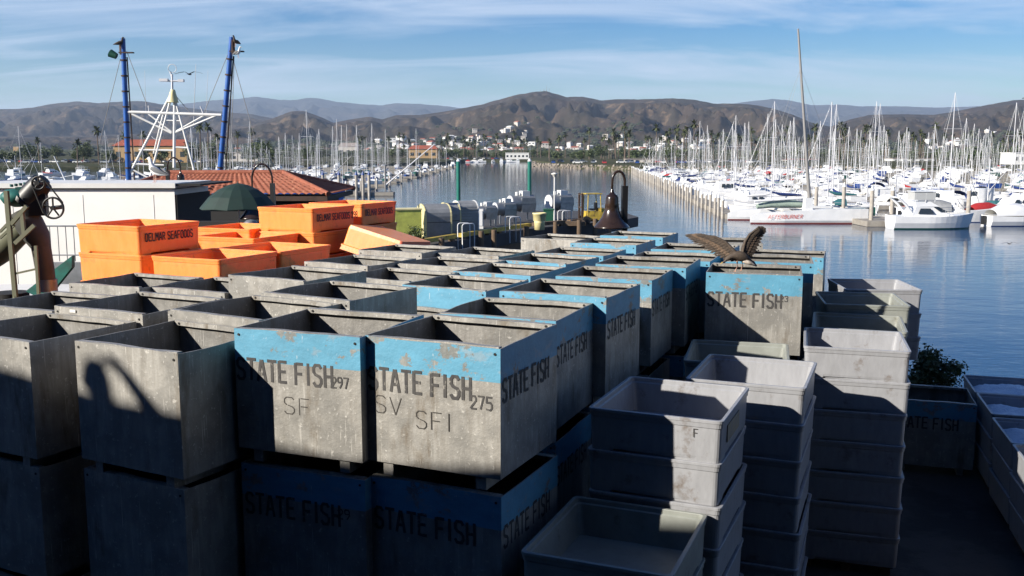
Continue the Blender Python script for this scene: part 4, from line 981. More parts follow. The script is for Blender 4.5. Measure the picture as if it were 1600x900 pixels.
tipsR = [(1166, 409), (1170, 409), (1174, 406), (1177, 402), (1179, 398), (1182, 394), (1184.5, 389), (1187, 384), (1189, 379), (1191, 374), (1193, 369), (1195, 365), (1197, 362.5), (1196.5, 360), (1196, 357.5), (1193, 356)]
wing(armR, tipsR, .05, lambda f: .04-.02*f, 3)
for k in range(5): feather(mb, g2(1172, 408, .05), g2(1181+k*.8, 411.5+k*1.4, .06), .035, (.1, -1, .3), 2 if k < 2 else 0)
# pale rump
bird_body(mb, [(*g2(1160, 409, .0), .01, .01), (*g2(1165, 409, .0), .03, .03), (*g2(1172, 411, .01), .032, .025), (*g2(1180, 415, .02), .01, .01)], 1)
mb.build('plumage', [M['featherd'], M['featherl'], mat('brown_barred_feathers', (.30, .20, .13), .75, col2=(.07, .05, .038), nscale=40, namt=.8)], o)
mb = MB(); mb.cyl(g2(1128, 409.6, -.02), g2(1124, 412.5, -.025), .007, .002, 8); mb.build('beak', M['beak'], o)
for hx, kx, fx, yy in ((1151, 1152.5, 1148.5, 0), (1161, 1161.5, 1159.5, .06)):
    mb = MB(); mb.tube([g2(hx, 408, yy), g2(kx, 416, yy), g2(fx, 423.6, yy)], [.014, .007, .006], 8)
    for dx_ in (-3, -1.2, .8): mb.cyl(g2(fx, 423.6, yy), g2(fx+dx_, 424.1, yy-.02), .005, .003, 6)
    mb.build('leg', M['leg'], o)

def standing_gull(loc, rz, label, s=1, dark=False, group='gulls perched about the harbour'):
    o = thing('gull', loc, label, 'bird', group, rz)
    mb = MB(); z = .16
    bird_body(mb, [(.185*s, 0, (z+.335)*s, .004, .004), (.165*s, 0, (z+.34)*s, .016*s, .016*s), (.13*s, 0, (z+.35)*s, .036*s, .036*s), (.10*s, 0, (z+.32)*s, .038*s, .038*s), (.085*s, 0, (z+.24)*s, .042*s, .042*s), (.06*s, 0, (z+.15)*s, .075*s, .07*s), (0, 0, (z+.09)*s, .088*s, .085*s), (-.10*s, 0, (z+.05)*s, .075*s, .065*s), (-.2*s, 0, (z+.02)*s, .04*s, .03*s), (-.3*s, 0, (z)*s, .012*s, .008*s)])
    for sy in (-1, 1):
        bird_body(mb, [(.05*s, sy*.075*s, (z+.14)*s, .01*s, .03*s), (-.05*s, sy*.09*s, (z+.11)*s, .015*s, .055*s), (-.18*s, sy*.07*s, (z+.06)*s, .012*s, .04*s), (-.33*s, sy*.02*s, (z+.0)*s, .004*s, .01*s)], 1)
    mb.build('plumage', [M['featherd' if dark else 'featherw'], M['featherd' if dark else 'featherg']], o)
    MB().cyl((.18*s, 0, (z+.335)*s), (.235*s, 0, (z+.32)*s), .011*s, .003*s, 8).build('beak', M['beak'], o)
    for sy in (-1, 1): MB().tube([(0, sy*.03*s, (z+.03)*s), (.01*s, sy*.03*s, .01), (.05*s, sy*.03*s, .006)], .007*s, 6).build('leg', M['leg'], o)
    return o
gv = at(243, 287, 26.6); standing_gull((gv.x, gv.y, H_+.065), R(165), 'white gull with grey wings standing on the white shed roof', 1.3)
def flying_gull(loc, rz, label, s=1, dark=True):
    o = thing('gull', loc, label, 'bird', 'gulls in flight', rz); mb = MB()
    bird_body(mb, [(.2*s, 0, 0, .008, .008), (.13*s, 0, 0, .03*s, .03*s), (0, 0, 0, .05*s, .045*s), (-.15*s, 0, 0, .03*s, .02*s), (-.25*s, 0, 0, .03*s, .004*s)])
    for sy in (-1, 1):
        secs = [[(x+c, sy*y*s, z*s) for c in (-w_*s, 0, w_*s*.6)]+[(x, sy*y*s, z*s-.01)] for x, y, z, w_ in ((0, .02, .02, .10), (.03, .25, .12, .09), (0, .5, .08, .07), (-.08, .72, .02, .02))]
        mb.loft(secs, 0, smooth=False)
    mb.build('plumage', M['featherg' if dark else 'featherw'], o); return o
fv = at(296, 116, 46); flying_gull(fv, R(80), 'gull gliding just right of the white rigging tower', 1.0)
fv = at(1577, 381, 70); flying_gull(fv, R(100), 'small gull flying low over the water at the right edge', 1.0)

# ------------------------------------------------------------------ boats
def hull_mb(L, B, H, sheer=.25, flare=.8, blunt=2.2, foot=1, m_top=0, m_bot=1, m_deck=2, tr=.85, chine=.3):
    """bow towards +x, waterline at z = 0"""
    mb = MB(); n = 14; S1 = []; S2 = []; S3 = []
    for i in range(n+1):
        t = i/n; x = -L/2+L*t
        w_ = B/2*(tr+(1-tr)*min(1, t*2.2))*(1-max(0, (t-.38)/.62)**blunt)
        top = H*(1+sheer*(2*t-1)**2*(1 if t > .5 else .35)); xr = x+(.10*L*max(0, t-.72)/.28)*.6
        w_ = max(w_, .02)
        S1.append([(xr, -w_, top), (xr*.5+x*.5, -w_*(.97-.22*max(0, t-.5)), H*.5), (x, -w_*(flare), chine*.25), (x, -w_*flare*.86, -.22), (x, 0, -.5*(1-.8*t**4)), (x, w_*flare*.86, -.22), (x, w_*flare, chine*.25), (xr*.5+x*.5, w_*(.97-.22*max(0, t-.5)), H*.5), (xr, w_, top)])
    top = [[s_[0], (s_[0][0], 0, s_[0][2]+.06), s_[8]] for s_ in S1]
    for a, b in zip(S1[:-1], S1[1:]):
        for k in range(8):
            mb.add([a[k], b[k], b[k+1], a[k+1]], [(0, 1, 2, 3)], m_bot if 2 <= k <= 5 else m_top, True)
    mb.loft(top, m_deck, closed=False, cap=False, smooth=False)
    mb.add(S1[0], [tuple(range(9))], m_top)
    return mb
def cabin(x0, x1, z0, z1, w0, w1, rake_f=.5, rake_b=.15, m=0, mb=None):
    mb = mb or MB()
    vs = [(x0, -w0/2, z0), (x1, -w0/2*.8, z0), (x1, w0/2*.8, z0), (x0, w0/2, z0), (x0+rake_b, -w1/2, z1), (x1-rake_f, -w1/2*.8, z1), (x1-rake_f, w1/2*.8, z1), (x0+rake_b, w1/2, z1)]
    return mb.add(vs, [(3, 2, 1, 0), (4, 5, 6, 7), (0, 1, 5, 4), (1, 2, 6, 5), (2, 3, 7, 6), (3, 0, 4, 7)], m)
def side_windows(x0, x1, z0, z1, w_, n=1, rake=.1, m=0):
    mb = MB()
    for sy in (-1, 1):
        for k in range(n):
            a = x0+(x1-x0)*(k+.08)/n; b_ = x0+(x1-x0)*(k+.92)/n
            mb.add([(a, sy*(w_/2+.015), z0), (b_, sy*(w_/2*.96+.015), z0), (b_-rake, sy*(w_/2*.93+.015), z1), (a+rake*.3, sy*(w_/2*.95+.015), z1)], [(0, 1, 2, 3) if sy < 0 else (3, 2, 1, 0)], m)
    return mb
GS, GP = 'sailboats berthed in the marinas', 'motor boats berthed in the marinas'
def make_sailboat(L, B, H, mast, cover, hullm='gel', thin=1.0, dodger=None, name='sailboat'):
    o = thing(name, (0, 0, 0), 'sailboat', 'sailboat', GS)
    hull_mb(L, B, H, .28, .82, 2.0).build('hull', [M[hullm], M['navy'], M['gel2']], o)
    cb = cabin(-L*.18, L*.22, H*.98, H+.45, B*.55, B*.42, .7, .15).build('cabin', M['gel'], o)
    side_windows(-L*.12, L*.10, H+.14, H+.30, B*.53, 3, .05).build('window', M['glass'], cb)
    mx_ = L*.06
    mb = MB(); mb.cyl((mx_, 0, H), (mx_, 0, H+mast), .075*thin, .05*thin, 7)
    for f in (.36, .66): mb.cyl((mx_, -B*.32, H+mast*f), (mx_, B*.32, H+mast*f), .025*thin, n=5)
    mb.build('mast', M['alum'], o)
    bm = MB().cyl((mx_, 0, H+1.35), (mx_-L*.36, 0, H+1.40), .06, n=6).build('boom', M['alum'], o)
    MB().tube([(mx_-.1, 0, H+1.9), (mx_-L*.1, 0, H+1.62), (mx_-L*.22, 0, H+1.56), (mx_-L*.35, 0, H+1.5)], [.10, .19, .17, .10], 7).build('sail_cover', M[cover], o)
    mb = MB(); r_ = .007*thin
    for a_, b_ in (((L*.52, 0, H*1.2), (mx_, 0, H+mast)), ((-L*.49, 0, H), (mx_, 0, H+mast)), ((mx_, B*.45, H), (mx_, B*.32, H+mast*.66)), ((mx_, -B*.45, H), (mx_, -B*.32, H+mast*.66)), ((mx_, B*.32, H+mast*.66), (mx_, 0, H+mast*.98)), ((mx_, -B*.32, H+mast*.66), (mx_, 0, H+mast*.98))):
        mb.cyl(a_, b_, r_, n=4, cap=False)
    mb.cyl((L*.50, 0, H*1.3+.3), (mx_+.25, 0, H+mast*.93), .032, .016, n=5)
    mb.build('rigging', M['gel'], o)
    mb = MB()
    for sy in (-1, 1): mb.tube([(-L*.46, sy*B*.4, H+.55), (-L*.1, sy*B*.47, H+.6), (L*.25, sy*B*.36, H+.68), (L*.5, 0, H*1.2+.7)], .015, 4)
    for x in (-.46, -.3, -.1, .1, .3): 
        for sy in (-1, 1): mb.cyl((L*x, sy*B*(.42 if x < .2 else .3), H), (L*x, sy*B*(.42 if x < .2 else .3), H+.6), .012, n=4)
    mb.build('lifeline', M['alum'], o)
    if dodger:
        mb = MB(); mb.loft([[(-L*.16+dx_, B*.34*math.cos(t), H+.3+.75*math.sin(t)*sc) for t in [math.pi*k/8 for k in range(9)]] for dx_, sc in ((0, 1), (.9, .95), (1.4, .5))], closed=False, cap=False)
        mb.build('dodger', M[dodger], o)
    return o
def make_motorboat(L, B, H, kind=0, canvas='navy', hullm='gel'):
    o = thing('motor_boat', (0, 0, 0), 'motor boat', 'motor boat', GP)
    hull_mb(L, B, H, .35, .8, 2.6).build('hull', [M[hullm], M['navy'], M['gel2']], o)
    if kind == 0:
        c = cabin(-L*.22, L*.24, H, H+1.0, B*.78, B*.62, 1.1, .2).build('cabin', M['gel'], o)
        side_windows(-L*.17, L*.10, H+.35, H+.75, B*.74, 3, .25).build('window', M['glass'], c)
        f = cabin(-L*.20, L*.06, H+1.0, H+1.5, B*.6, B*.5, .35, .1).build('flybridge', M['gel'], o)
        mb = MB(); mb.box((-L*.08, 0, H+2.6), (L*.24, B*.55, .06))
        for x in (-L*.17, L*.02):
            for y in (-B*.24, B*.24): mb.cyl((x, y, H+1.4), (x, y, H+2.6), .025, n=4)
        mb.build('bimini', M[canvas], o)
        MB().tube([(-L*.2, -B*.33, H+1.0), (-L*.26, -B*.3, H+1.9), (-L*.26, B*.3, H+1.9), (-L*.2, B*.33, H+1.0)], .07, 6).build('radar_arch', M['gel'], o)
    elif kind == 1:
        c = cabin(-L*.05, L*.24, H, H+.75, B*.72, B*.5, .9, .1).build('cabin', M['gel'], o)
        side_windows(-L*.02, L*.12, H+.25, H+.6, B*.68, 2, .2).build('window', M['glass'], c)
        mb = MB(); mb.loft([[(x, B*.42*math.cos(t), H+.1+zt*math.sin(t)) for t in [math.pi*k/8 for k in range(9)]] for x, zt in ((-L*.44, .6), (-L*.3, 1.15), (-L*.06, 1.25), (L*.08, .9))], closed=False, cap=False)
        mb.build('canvas_cover', M[canvas], o)
        MB().box((-L*.54, 0, H*.6), (.35, .4, .9)).build('outboard_motor', M['black'], o)
    else:
        c = cabin(-L*.02, L*.26, H, H+2.0, B*.66, B*.58, .35, .1).build('cabin', M['gel'], o)
        side_windows(.0, L*.2, H+1.0, H+1.6, B*.65, 3, .05).build('window', M['glass'], c)
        mb = MB(); mb.cyl((-L*.05, 0, H), (-L*.05, 0, H+6), .09, .06, 6); mb.cyl((-L*.05, 0, H+1.6), (-L*.42, 0, H+4.4), .06, n=5); mb.cyl((-L*.05, B*.3, H), (-L*.25, B*1.2, H+5.5), .045, n=5); mb.cyl((-L*.05, -B*.3, H), (-L*.25, -B*1.2, H+5.5), .045, n=5)
        mb.build('derrick', M['alum'], o)
        MB().box((-L*.28, 0, H+.25), (L*.2, B*.5, .5)).build('hatch', M[canvas], o)
    return o
rnd = random.Random(77)
sail_protos = [make_sailboat(9.5, 3.0, 1.0, 12.0, 'navy'), make_sailboat(8.2, 2.7, .95, 10.2, 'gel2'), make_sailboat(11.5, 3.6, 1.2, 13.2, 'navy', dodger='navy'),
               make_sailboat(10.3, 3.2, 1.1, 13.0, 'tealc', 'greenhull', dodger='tealc'), make_sailboat(9.0, 2.9, 1.0, 11.3, 'redc'), make_sailboat(10.0, 3.2, 1.1, 12.4, 'gel', 'bluehull')]
motor_protos = [make_motorboat(9.5, 3.3, 1.2, 0), make_motorboat(7.2, 2.6, .95, 1, 'navy'), make_motorboat(10.5, 3.5, 1.3, 0, 'gel'), make_motorboat(6.6, 2.5, .9, 1, 'redc'),
                make_motorboat(11, 3.7, 1.3, 2, 'tealc'), make_motorboat(7.8, 2.7, 1.0, 1, 'gel2'), make_motorboat(11, 3.7, 1.3, 2, 'redc', 'bluehull')]
SW = ['blue sail covers', 'pale sail covers', 'a blue dodger', 'a green hull', 'red sail covers', 'a blue hull']
MW = ['blue bimini', 'blue canvas cover', 'white bimini', 'red canvas cover', 'fishing derricks', 'cream canvas cover', 'blue hull and derricks']
def edge_x(Y): return 26+(48.5-26)*(Y-106)/(375-106)
NB = {'s': 0, 'm': 0}
def put(x, y, rz, region, sail, k=None, sc=1):
    if sail:
        k = rnd.choice([0, 0, 1, 1, 2, 1, 0, 2, 1, 3, 1, 5, 0, 1, 4]) if k is None else k
        sc_ = (sc, sc, sc*rnd.uniform(.88, 1.12))
        c = copy_tree(sail_protos[k], (x, y, WATER+rnd.uniform(-.03, .03)), rz, 'white sailboat with %s among the %s' % (SW[k], region) if k not in (3, 5) else 'sailboat with %s among the %s' % (SW[k], region), 'sailboats among the %s' % region, sc_); NB['s'] += 1
    else:
        k = rnd.choice([0, 2, 2, 5, 5, 0, 1, 2, 4, 5, 2, 3]) if k is None else k
        copy_tree(motor_protos[k], (x, y, WATER), rz, 'motor boat with %s among the %s' % (MW[k], region), 'motor boats among the %s' % region, sc); NB['m'] += 1
# right marina: rows of berths running to the right of the edge dock
rows = [124, 141, 158, 176, 196, 218, 242, 268, 296, 326, 358, 392]
for ri, Y in enumerate(rows):
    x0 = edge_x(Y)+7; x1 = .535*Y+6
    reg = ['first berth row at the right', 'second berth row at the right', 'third berth row at the right', 'fourth berth row at the right'][ri] if ri < 4 else 'far berths of the right marina'
    x = x0+rnd.uniform(0, 2); 
    step = 4.5 if ri < 6 else 5.4 if ri < 9 else 7.0
    i = 0
    while x < x1:
        if rnd.random() < .93:
            sail = rnd.random() < (.55 if ri < 2 else .78)
            put(x, Y+rnd.uniform(-.6, .6)+(-6.5 if i % 2 else 2.5)*(1 if ri > 0 else .3), R(90 if i % 2 else -90)+rnd.uniform(-.04, .04), reg, sail, sc=rnd.uniform(.85, 1.1))
        x += step*rnd.uniform(.9, 1.12); i += 1
    L = x1-x0+14
    f = MB().box((L/2-7, 0, .3), (L, 1.6, .5)).build('floating_dock', M['dockw'], None, (x0, Y-2.2 if ri else Y+6, WATER)); tag(f, 'long grey float dock of berth row %s counted from the near side' % (ri+1), 'dock', 'float docks of the right marina')
# edge dock of the right marina
a_, b_ = Vector((edge_x(110)-.6, 110, WATER)), Vector((edge_x(385)-.6, 385, WATER)); d = b_-a_
f = MB().box((0, 0, .28), (d.length, 2.2, .55)).build('floating_dock', M['dockw'], None, (a_+b_)/2, math.atan2(d.y, d.x)); tag(f, 'long float dock along the channel edge of the right marina', 'dock', 'float docks of the right marina')
def make_pile(h, r_, capm):
    o = thing('dock_pile', (0, 0, 0), 'pile', 'pile'); MB().cyl((0, 0, -2), (0, 0, h), r_, r_, 10).build('shaft', M['pile'], o); MB().cyl((0, 0, h), (0, 0, h+.45), r_*1.15, r_*.2, 10).build('cap', M[capm], o)
    return o
pileW, pileB = make_pile(2.1, .17, 'gel'), make_pile(3.6, .26, 'gel')
pileC = make_pile(2.4, .2, 'bluehull')
y = 112.0; k = 0
while y < 384:
    near = y < 150
    copy_tree(pileW, (edge_x(y)-1.9+rnd.uniform(-.1, .1), y, WATER), 0, 'capped pile on the channel edge dock of the right marina' if not near else 'near capped pile, number %s from the cruiser side along the channel dock' % (k+1), 'white capped piles along the right marina', (1, 1, rnd.uniform(.9, 1.15)))
    y += 3.6*(1+y/500)*rnd.uniform(.8, 1.2); k += 1
# boats lying along that edge, sterns to the channel
y = 116.0; i = 0
while y < 380:
    put(edge_x(y)+5.0, y, R(0 if rnd.random() < .5 else 180)+R(5), 'berths along the channel edge', rnd.random() < .45, sc=rnd.uniform(.85, 1.0)); y += 4.6*(1+y/900)
# left marina
def left_edge(Y): return -29-(Y-160)*.004
for ri, Y in enumerate([182, 200, 222, 246, 272, 300, 330, 362, 398, 440, 490, 545]):
    xr = left_edge(Y)-3; xl = -(.333 if ri < 9 else .3)*Y
    step = 5.4+ri*.42; x = xr; i = 0
    while x > xl:
        if rnd.random() < .92: put(x, Y+(-5.5 if i % 2 else 2)+rnd.uniform(-.6, .6), R(90 if i % 2 else -90)+rnd.uniform(-.05, .05), 'crowded left marina', rnd.random() < .88, sc=rnd.uniform(.85, 1.08))
        x -= step*rnd.uniform(.85, 1.15); i += 1
    f = MB().box((-(xr-xl)/2, 0, .3), (xr-xl+4, 1.7, .5)).build('floating_dock', M['dockw'], None, (xr+2, Y-2.4, WATER)); tag(f, 'float dock of the left marina, row %s counted from the near side' % (ri+1), 'dock', 'float docks of the left marina')
    copy_tree(pileW, (xr+4.5, Y-2.4, WATER), 0, 'capped pile at the channel end of a left marina dock', 'piles at the left marina dock ends'); copy_tree(pileW, (xr+1.5, Y-4.4, WATER), 0, 'capped pile at the channel end of a left marina dock', 'piles at the left marina dock ends')
for k, (px, lab) in enumerate(((557, 'leftmost of three blue capped piles on the near left dock'), (567.5, 'middle of three blue capped piles on the near left dock'), (577, 'rightmost of three blue capped piles on the near left dock'), (505, 'blue capped pile nearest the blue fishing boat'), (530, 'pile between the blue fishing boat and three blue capped piles'))):
    v = at(px, 300, 172); copy_tree(pileC, (v.x, 172, WATER), 0, lab, 'blue capped piles on the near left dock', (1.35, 1.35, 1.55))
f = MB().box((0, 0, .35), (13, 2.6, .6)).build('floating_dock', M['dockw'], None, (at(560, 300, 174).x, 173.5, WATER)); tag(f, 'near float dock with blue capped piles, behind the tiled roof', 'dock', 'float docks of the left marina')
# far left harbour
for ri, (Y, f0, f1, step) in enumerate(((100, .53, .45, 7.5), (122, .53, .36, 6.5), (150, .53, .30, 7), (185, .53, .34, 8), (225, .53, .34, 8), (270, .53, .34, 8.5), (320, .53, .34, 9))):
    x = -f0*Y-4
    while x < -f1*Y:
        put(x, Y+rnd.uniform(-3, 3), R(rnd.choice([90, -90, 60, 180])), 'boats behind the white shed', rnd.random() < .28, sc=rnd.uniform(.8, 1.0)); x += step*rnd.uniform(.8, 1.2)
# far centre boats along the far shore
for k in range(16):
    v = at(690+k*9.5, 252.6, 830); put(v.x+rnd.uniform(-4, 4), 835+rnd.uniform(-14, 14), R(rnd.choice([0, 180, 90])), 'distant shore at the channel end', rnd.random() < .35, sc=1.0)
for p in sail_protos+motor_protos+[pileW, pileB, pileC]: drop(p)

# ------------------------------------------------------------------ named boats
# long white racing catamaran
Yc = 104.0; xa, xb = at(1172, 348, Yc).x, at(1354, 348, Yc).x; Lc = xb-xa
o = thing('racing_catamaran', ((xa+xb)/2, Yc, WATER), 'long white catamaran lettered AFTERBURNER with a tall grey mast', 'catamaran')
def cat_hull(y0, x_off=0):
    mb = MB(); secs = []
    for i in range(15):
        t = i/14; x = -Lc/2+Lc*t+x_off; w_ = .55*min(1, .12+t*3.2)*(1 if t < .9 else 1-(t-.9)*2); top = 1.05+.55*min(1, t*1.6)
        if t < .06: top = .75
        secs.append([(x, y0-w_, top), (x, y0-w_*1.02, .35), (x, y0-w_*.8, .08), (x, y0, -.4), (x, y0+w_*.8, .08), (x, y0+w_*1.02, .35), (x, y0+w_, top)])
    mb.loft(secs, 0, smooth=False)
    for i in range(14):
        a, b = secs[i], secs[i+1]
        for sgn, ka in ((-1, 2), (1, 4)): 
            q = [(a[ka][0], a[ka][1]+sgn*.06, -.02), (b[ka][0], b[ka][1]+sgn*.06, -.02), (b[ka][0], b[ka][1]+sgn*.10, .12), (a[ka][0], a[ka][1]+sgn*.10, .12)]
            mb.add(q, [(0, 1, 2, 3)], 1)
    return mb
cat_hull(0).build('hull', [M['gel'], M['antifoul']], o); cat_hull(5.6, -1.2).build('hull', [M['gel'], M['antifoul']], o)
mb = MB()
for x in (-Lc*.22, Lc*.05, Lc*.36): mb.cyl((x, 0, 1.45), (x-.4, 5.6, 1.35), .14, n=8)
mb.build('crossbeam', M['gel2'], o)
mb = MB(); strokes(mb, 'AFTERBURNER', (-Lc*.36, -.60, .55), (1, 0, .01), (.25, 0, .97), .40, .62, .11, .38); mb.build('lettering', M['redt'], o)
MB().box((-Lc*.01, .1, 2.0), (.85, 1.0, 1.5), taper=.9).build('pod', M['gel'], o)
MB().tube([(-Lc*.42, 1.4, 1.75), (-Lc*.3, 1.5, 2.05), (-Lc*.15, 1.5, 2.1), (-Lc*.03, 1.4, 1.95)], [.25, .45, .5, .35], 8).build('sail_bag', mat('pale_green_canvas', (.36, .45, .38), .8), o)
MB().cyl((-Lc*.45, .9, 2.35), (Lc*.0, .9, 2.75), .13, n=8).build('boom', M['gel'], o)
mtop = at(1247, 45, Yc+3); mbase = at(1265, 318, Yc+3)
ox = Vector(((xa+xb)/2, Yc, WATER)); mt, mbs = mtop-ox, mbase-ox
MB().cyl(mbs, mt, .20, .10, 10).build('mast', M['mastg'], o)
mb = MB(); mid = mbs.lerp(mt, .78)
for e in ((Lc*.45, 3, 1.4), (-Lc*.4, 0, 1.4), (-Lc*.4, 5.6, 1.4), (Lc*.1, 0, 1.5)): mb.cyl(mid, e, .012, n=4)
mb.build('rigging', M['wire'], o)
MB().box((Lc*.14, 2.8, 1.35), (Lc*.40, 4.4, .04)).build('trampoline', M['canvas_grey'], o)

# white cruiser with its reflection
Yr = 97.0; xa, xb = at(1390, 355, Yr).x, at(1519, 355, Yr).x; Lr = xb-xa
o = thing('cabin_cruiser', ((xa+xb)/2-.2, Yr, WATER), 'white cabin cruiser with a dark green waterline and tinted windows, bow right', 'motor boat')
hull_mb(Lr*.95, 3.0, 1.25, .25, .82, 2.6, tr=.92, chine=.5).build('hull', [M['gel'], M['greenhull'], M['gel']], o)
c = cabin(-Lr*.28, Lr*.27, 1.25, 2.25, 2.6, 2.1, 2.3, .5).build('cabin', M['gel'], o)
mb = MB()
for sy in (-1, 1):
    mb.add([(-Lr*.20, sy*1.24, 1.55), (Lr*.0, sy*1.23, 1.55), (-Lr*.05, sy*1.10, 2.08), (-Lr*.17, sy*1.12, 2.08)], [(0, 1, 2, 3) if sy < 0 else (3, 2, 1, 0)])
mb.build('window', M['glass'], c)
mb = MB(); mb.add([(-Lr*.015, -1.06, 2.22), (Lr*.055, -1.12, 1.80), (Lr*.16, -1.04, 1.72), (Lr*.055, -.92, 2.20)], [(0, 1, 2, 3)]); mb.add([(Lr*.055, -.9, 2.24), (Lr*.165, -.98, 1.76), (Lr*.165, .98, 1.76), (Lr*.055, .9, 2.24)], [(0, 1, 2, 3)]); mb.build('windscreen', M['glass'], c)
cabin(-Lr*.22, Lr*.07, 2.25, 2.75, 2.1, 1.8, .9, -.1).build('flybridge', M['gel'], o)
mb = MB(); mb.box((-Lr*.11, 0, 3.75), (2.3, 1.9, .07))
for x in (-Lr*.22, -Lr*.1, Lr*.01):
    for y in (-.85, .85): mb.cyl((x, y, 2.7), (x, y, 3.75), .03, n=5)
mb.build('canopy_frame', M['gel'], o)
MB().box((-Lr*.11, 0, 3.3), (2.1, 1.75, .75)).build('clear_curtain', mat('clear_vinyl', (.55, .56, .55), .3), o)
mb = MB()
for y in (-1.1, 1.1): mb.tube([(-Lr*.24, y, 1.3), (-Lr*.34, y, 2.4), (-Lr*.44, y, 3.15)], .13, 6)
mb.cyl((-Lr*.44, -1.1, 3.15), (-Lr*.44, 1.1, 3.15), .10, n=6); mb.build('radar_arch', M['gel'], o)
mb = MB(); mb.tube([(Lr*.08, -1.35, 1.95), (Lr*.3, -1.1, 2.05), (Lr*.47, 0, 2.2), (Lr*.3, 1.1, 2.05), (Lr*.08, 1.35, 1.95)], .02, 5)
for x, y in ((Lr*.12, -1.32), (Lr*.3, -1.08), (Lr*.12, 1.32), (Lr*.3, 1.08)): mb.cyl((x, y, 1.3), (x, y, 2.0), .015, n=4)
mb.build('bow_rail', M['alum'], o)
f = MB().box((0, 0, .3), (4.5, 9, .55)).build('floating_dock', M['dockw'], None, (at(1372, 350, 102).x, 103.5, WATER)); tag(f, 'float dock between the catamaran and the white cruiser', 'dock', 'float docks of the right marina')
pileW2 = make_pile(3.2, .22, 'gel')
for k, (px, lab) in enumerate(((1361, 'left of two tall piles between the catamaran and the cruiser'), (1393, 'right of two tall piles between the catamaran and the cruiser'), (1274, 'pile rising behind the catamaran mast'), (1317, 'pile behind the right half of the catamaran'), (1512, 'white pile standing off the bow of the cruiser'))):
    Y = 101 if k in (0, 1, 4) else 112
    copy_tree(pileW2, (at(px, 340, Y).x, Y, WATER), 0, lab, 'tall piles around the catamaran and the cruiser', (1, 1, 1.15))
drop(pileW2)
MBP = [make_motorboat(8.5, 3, 1.1, 1, 'canvas_grey'), make_motorboat(8.0, 2.9, 1.1, 1, 'redc'), make_motorboat(9.5, 3.2, 1.2, 0, 'gel'), make_sailboat(9.5, 3.1, 1.1, 12.5, 'tealc', 'greenhull', dodger='tealc'), make_motorboat(7.5, 2.8, 1.0, 1, 'gel')]
for k, (px, Y, rz, lab, mdl) in enumerate(((1475, 107, -20, 'motor boat under a grey tarpaulin right behind the white cruiser', 0), (1548, 112, 10, 'motor boat with a bright red cover near the right edge', 1), (1588, 118, 180, 'white flybridge motor boat at the right edge', 2), (1300, 116, 170, 'green hulled sailboat behind the catamaran', 3), (1440, 118, 15, 'motor boat with white cover behind the tarpaulin boat', 4), (1595, 101, 5, 'white open motor boat cut by the right edge, in front of the red covered one', 4), (1215, 118, 175, 'white motor boat behind the left end of the catamaran', 2))):
    v = at(px, 330, Y); copy_tree(MBP[mdl], (v.x, Y, WATER), R(rz), lab, None, .78 if mdl == 1 else 1)
for p in MBP: drop(p)

# blue and white fishing boat by the left marina
fb = at(475, 290, 150); o = thing('fishing_boat', (fb.x, 150, WATER), 'white cabined fishing boat with a deep blue hull and raised booms, behind the tiled roof', 'fishing boat', None, R(-8))
hull_mb(12, 3.8, 1.5, .5, .85, 2.2).build('hull', [M['bluehull'], M['antifoul'], M['gel2']], o)
c = cabin(-2.6, 1.8, 1.5, 3.5, 2.7, 2.5, .4, .1).build('cabin', M['gel'], o); side_windows(-1.6, 1.2, 2.5, 3.1, 2.68, 4, .03).build('window', M['glass'], c)
MB().box((-.6, 0, 3.95), (4.6, 2.9, .1)).box((-.6, 0, 3.6), (4.4, 2.7, .12)).build('canopy', M['gel2'], o)
mb = MB(); mb.cyl((2, 0, 1.5), (7.6, .5, 7.2), .10, .06, 6); mb.cyl((-3, 0, 1.5), (-7.2, -.5, 8), .10, .06, 6); mb.cyl((-2.8, .6, 1.5), (-6.4, .4, 8.2), .07, .05, 6); mb.cyl((2, 0, 1.5), (2, 0, 6.5), .09, n=6); mb.build('boom', M['mastg'], o)
fb = at(560, 285, 215); o = thing('boom_crane', (fb.x+6, 215, WATER), 'pale slanted boom rising over the left marina masts', 'crane')
MB().cyl((0, 0, .5), (11, 0, 9.5), .16, .10, 8).build('boom', M['alum'], o); MB().cyl((0, 0, -.5), (0, 0, 5), .2, n=8).cyl((0, 0, 5), (11, 0, 9.5), .03, n=4).build('post', M['mastg'], o)
# white yacht at the left
fy = at(108, 286, 118); o = thing('motor_yacht', (fy.x, 118, WATER), 'white motor yacht with a slanted white mast above the white shed', 'motor yacht', None, R(4))
hull_mb(10.5, 3.6, 2.2, .15, .85, 2.6).build('hull', [M['gel'], M['navy'], M['gel']], o)
c = cabin(-3.6, 2.2, 2.2, 3.5, 3.0, 2.5, 1.6, .3).build('cabin', M['gel'], o); side_windows(-2.8, .6, 2.6, 3.1, 2.9, 5, .1).build('window', M['glass'], c)
cabin(-3.0, .4, 3.5, 4.3, 2.3, 1.9, .8, .2).build('flybridge', M['gel'], o); MB().add([(.2, -1.1, 4.2), (2.1, -1.3, 3.45), (2.1, 1.3, 3.45), (.2, 1.1, 4.2)], [(0, 1, 2, 3)]).build('windscreen', M['canvas_grey'], c)
MB().cyl((-.4, 0, 4.2), (-1.6, 0, 7.2), .10, .05, 6).cyl((-1.0, 0, 4.6), (.6, 0, 4.9), .05, n=5).build('mast', M['gel'], o)

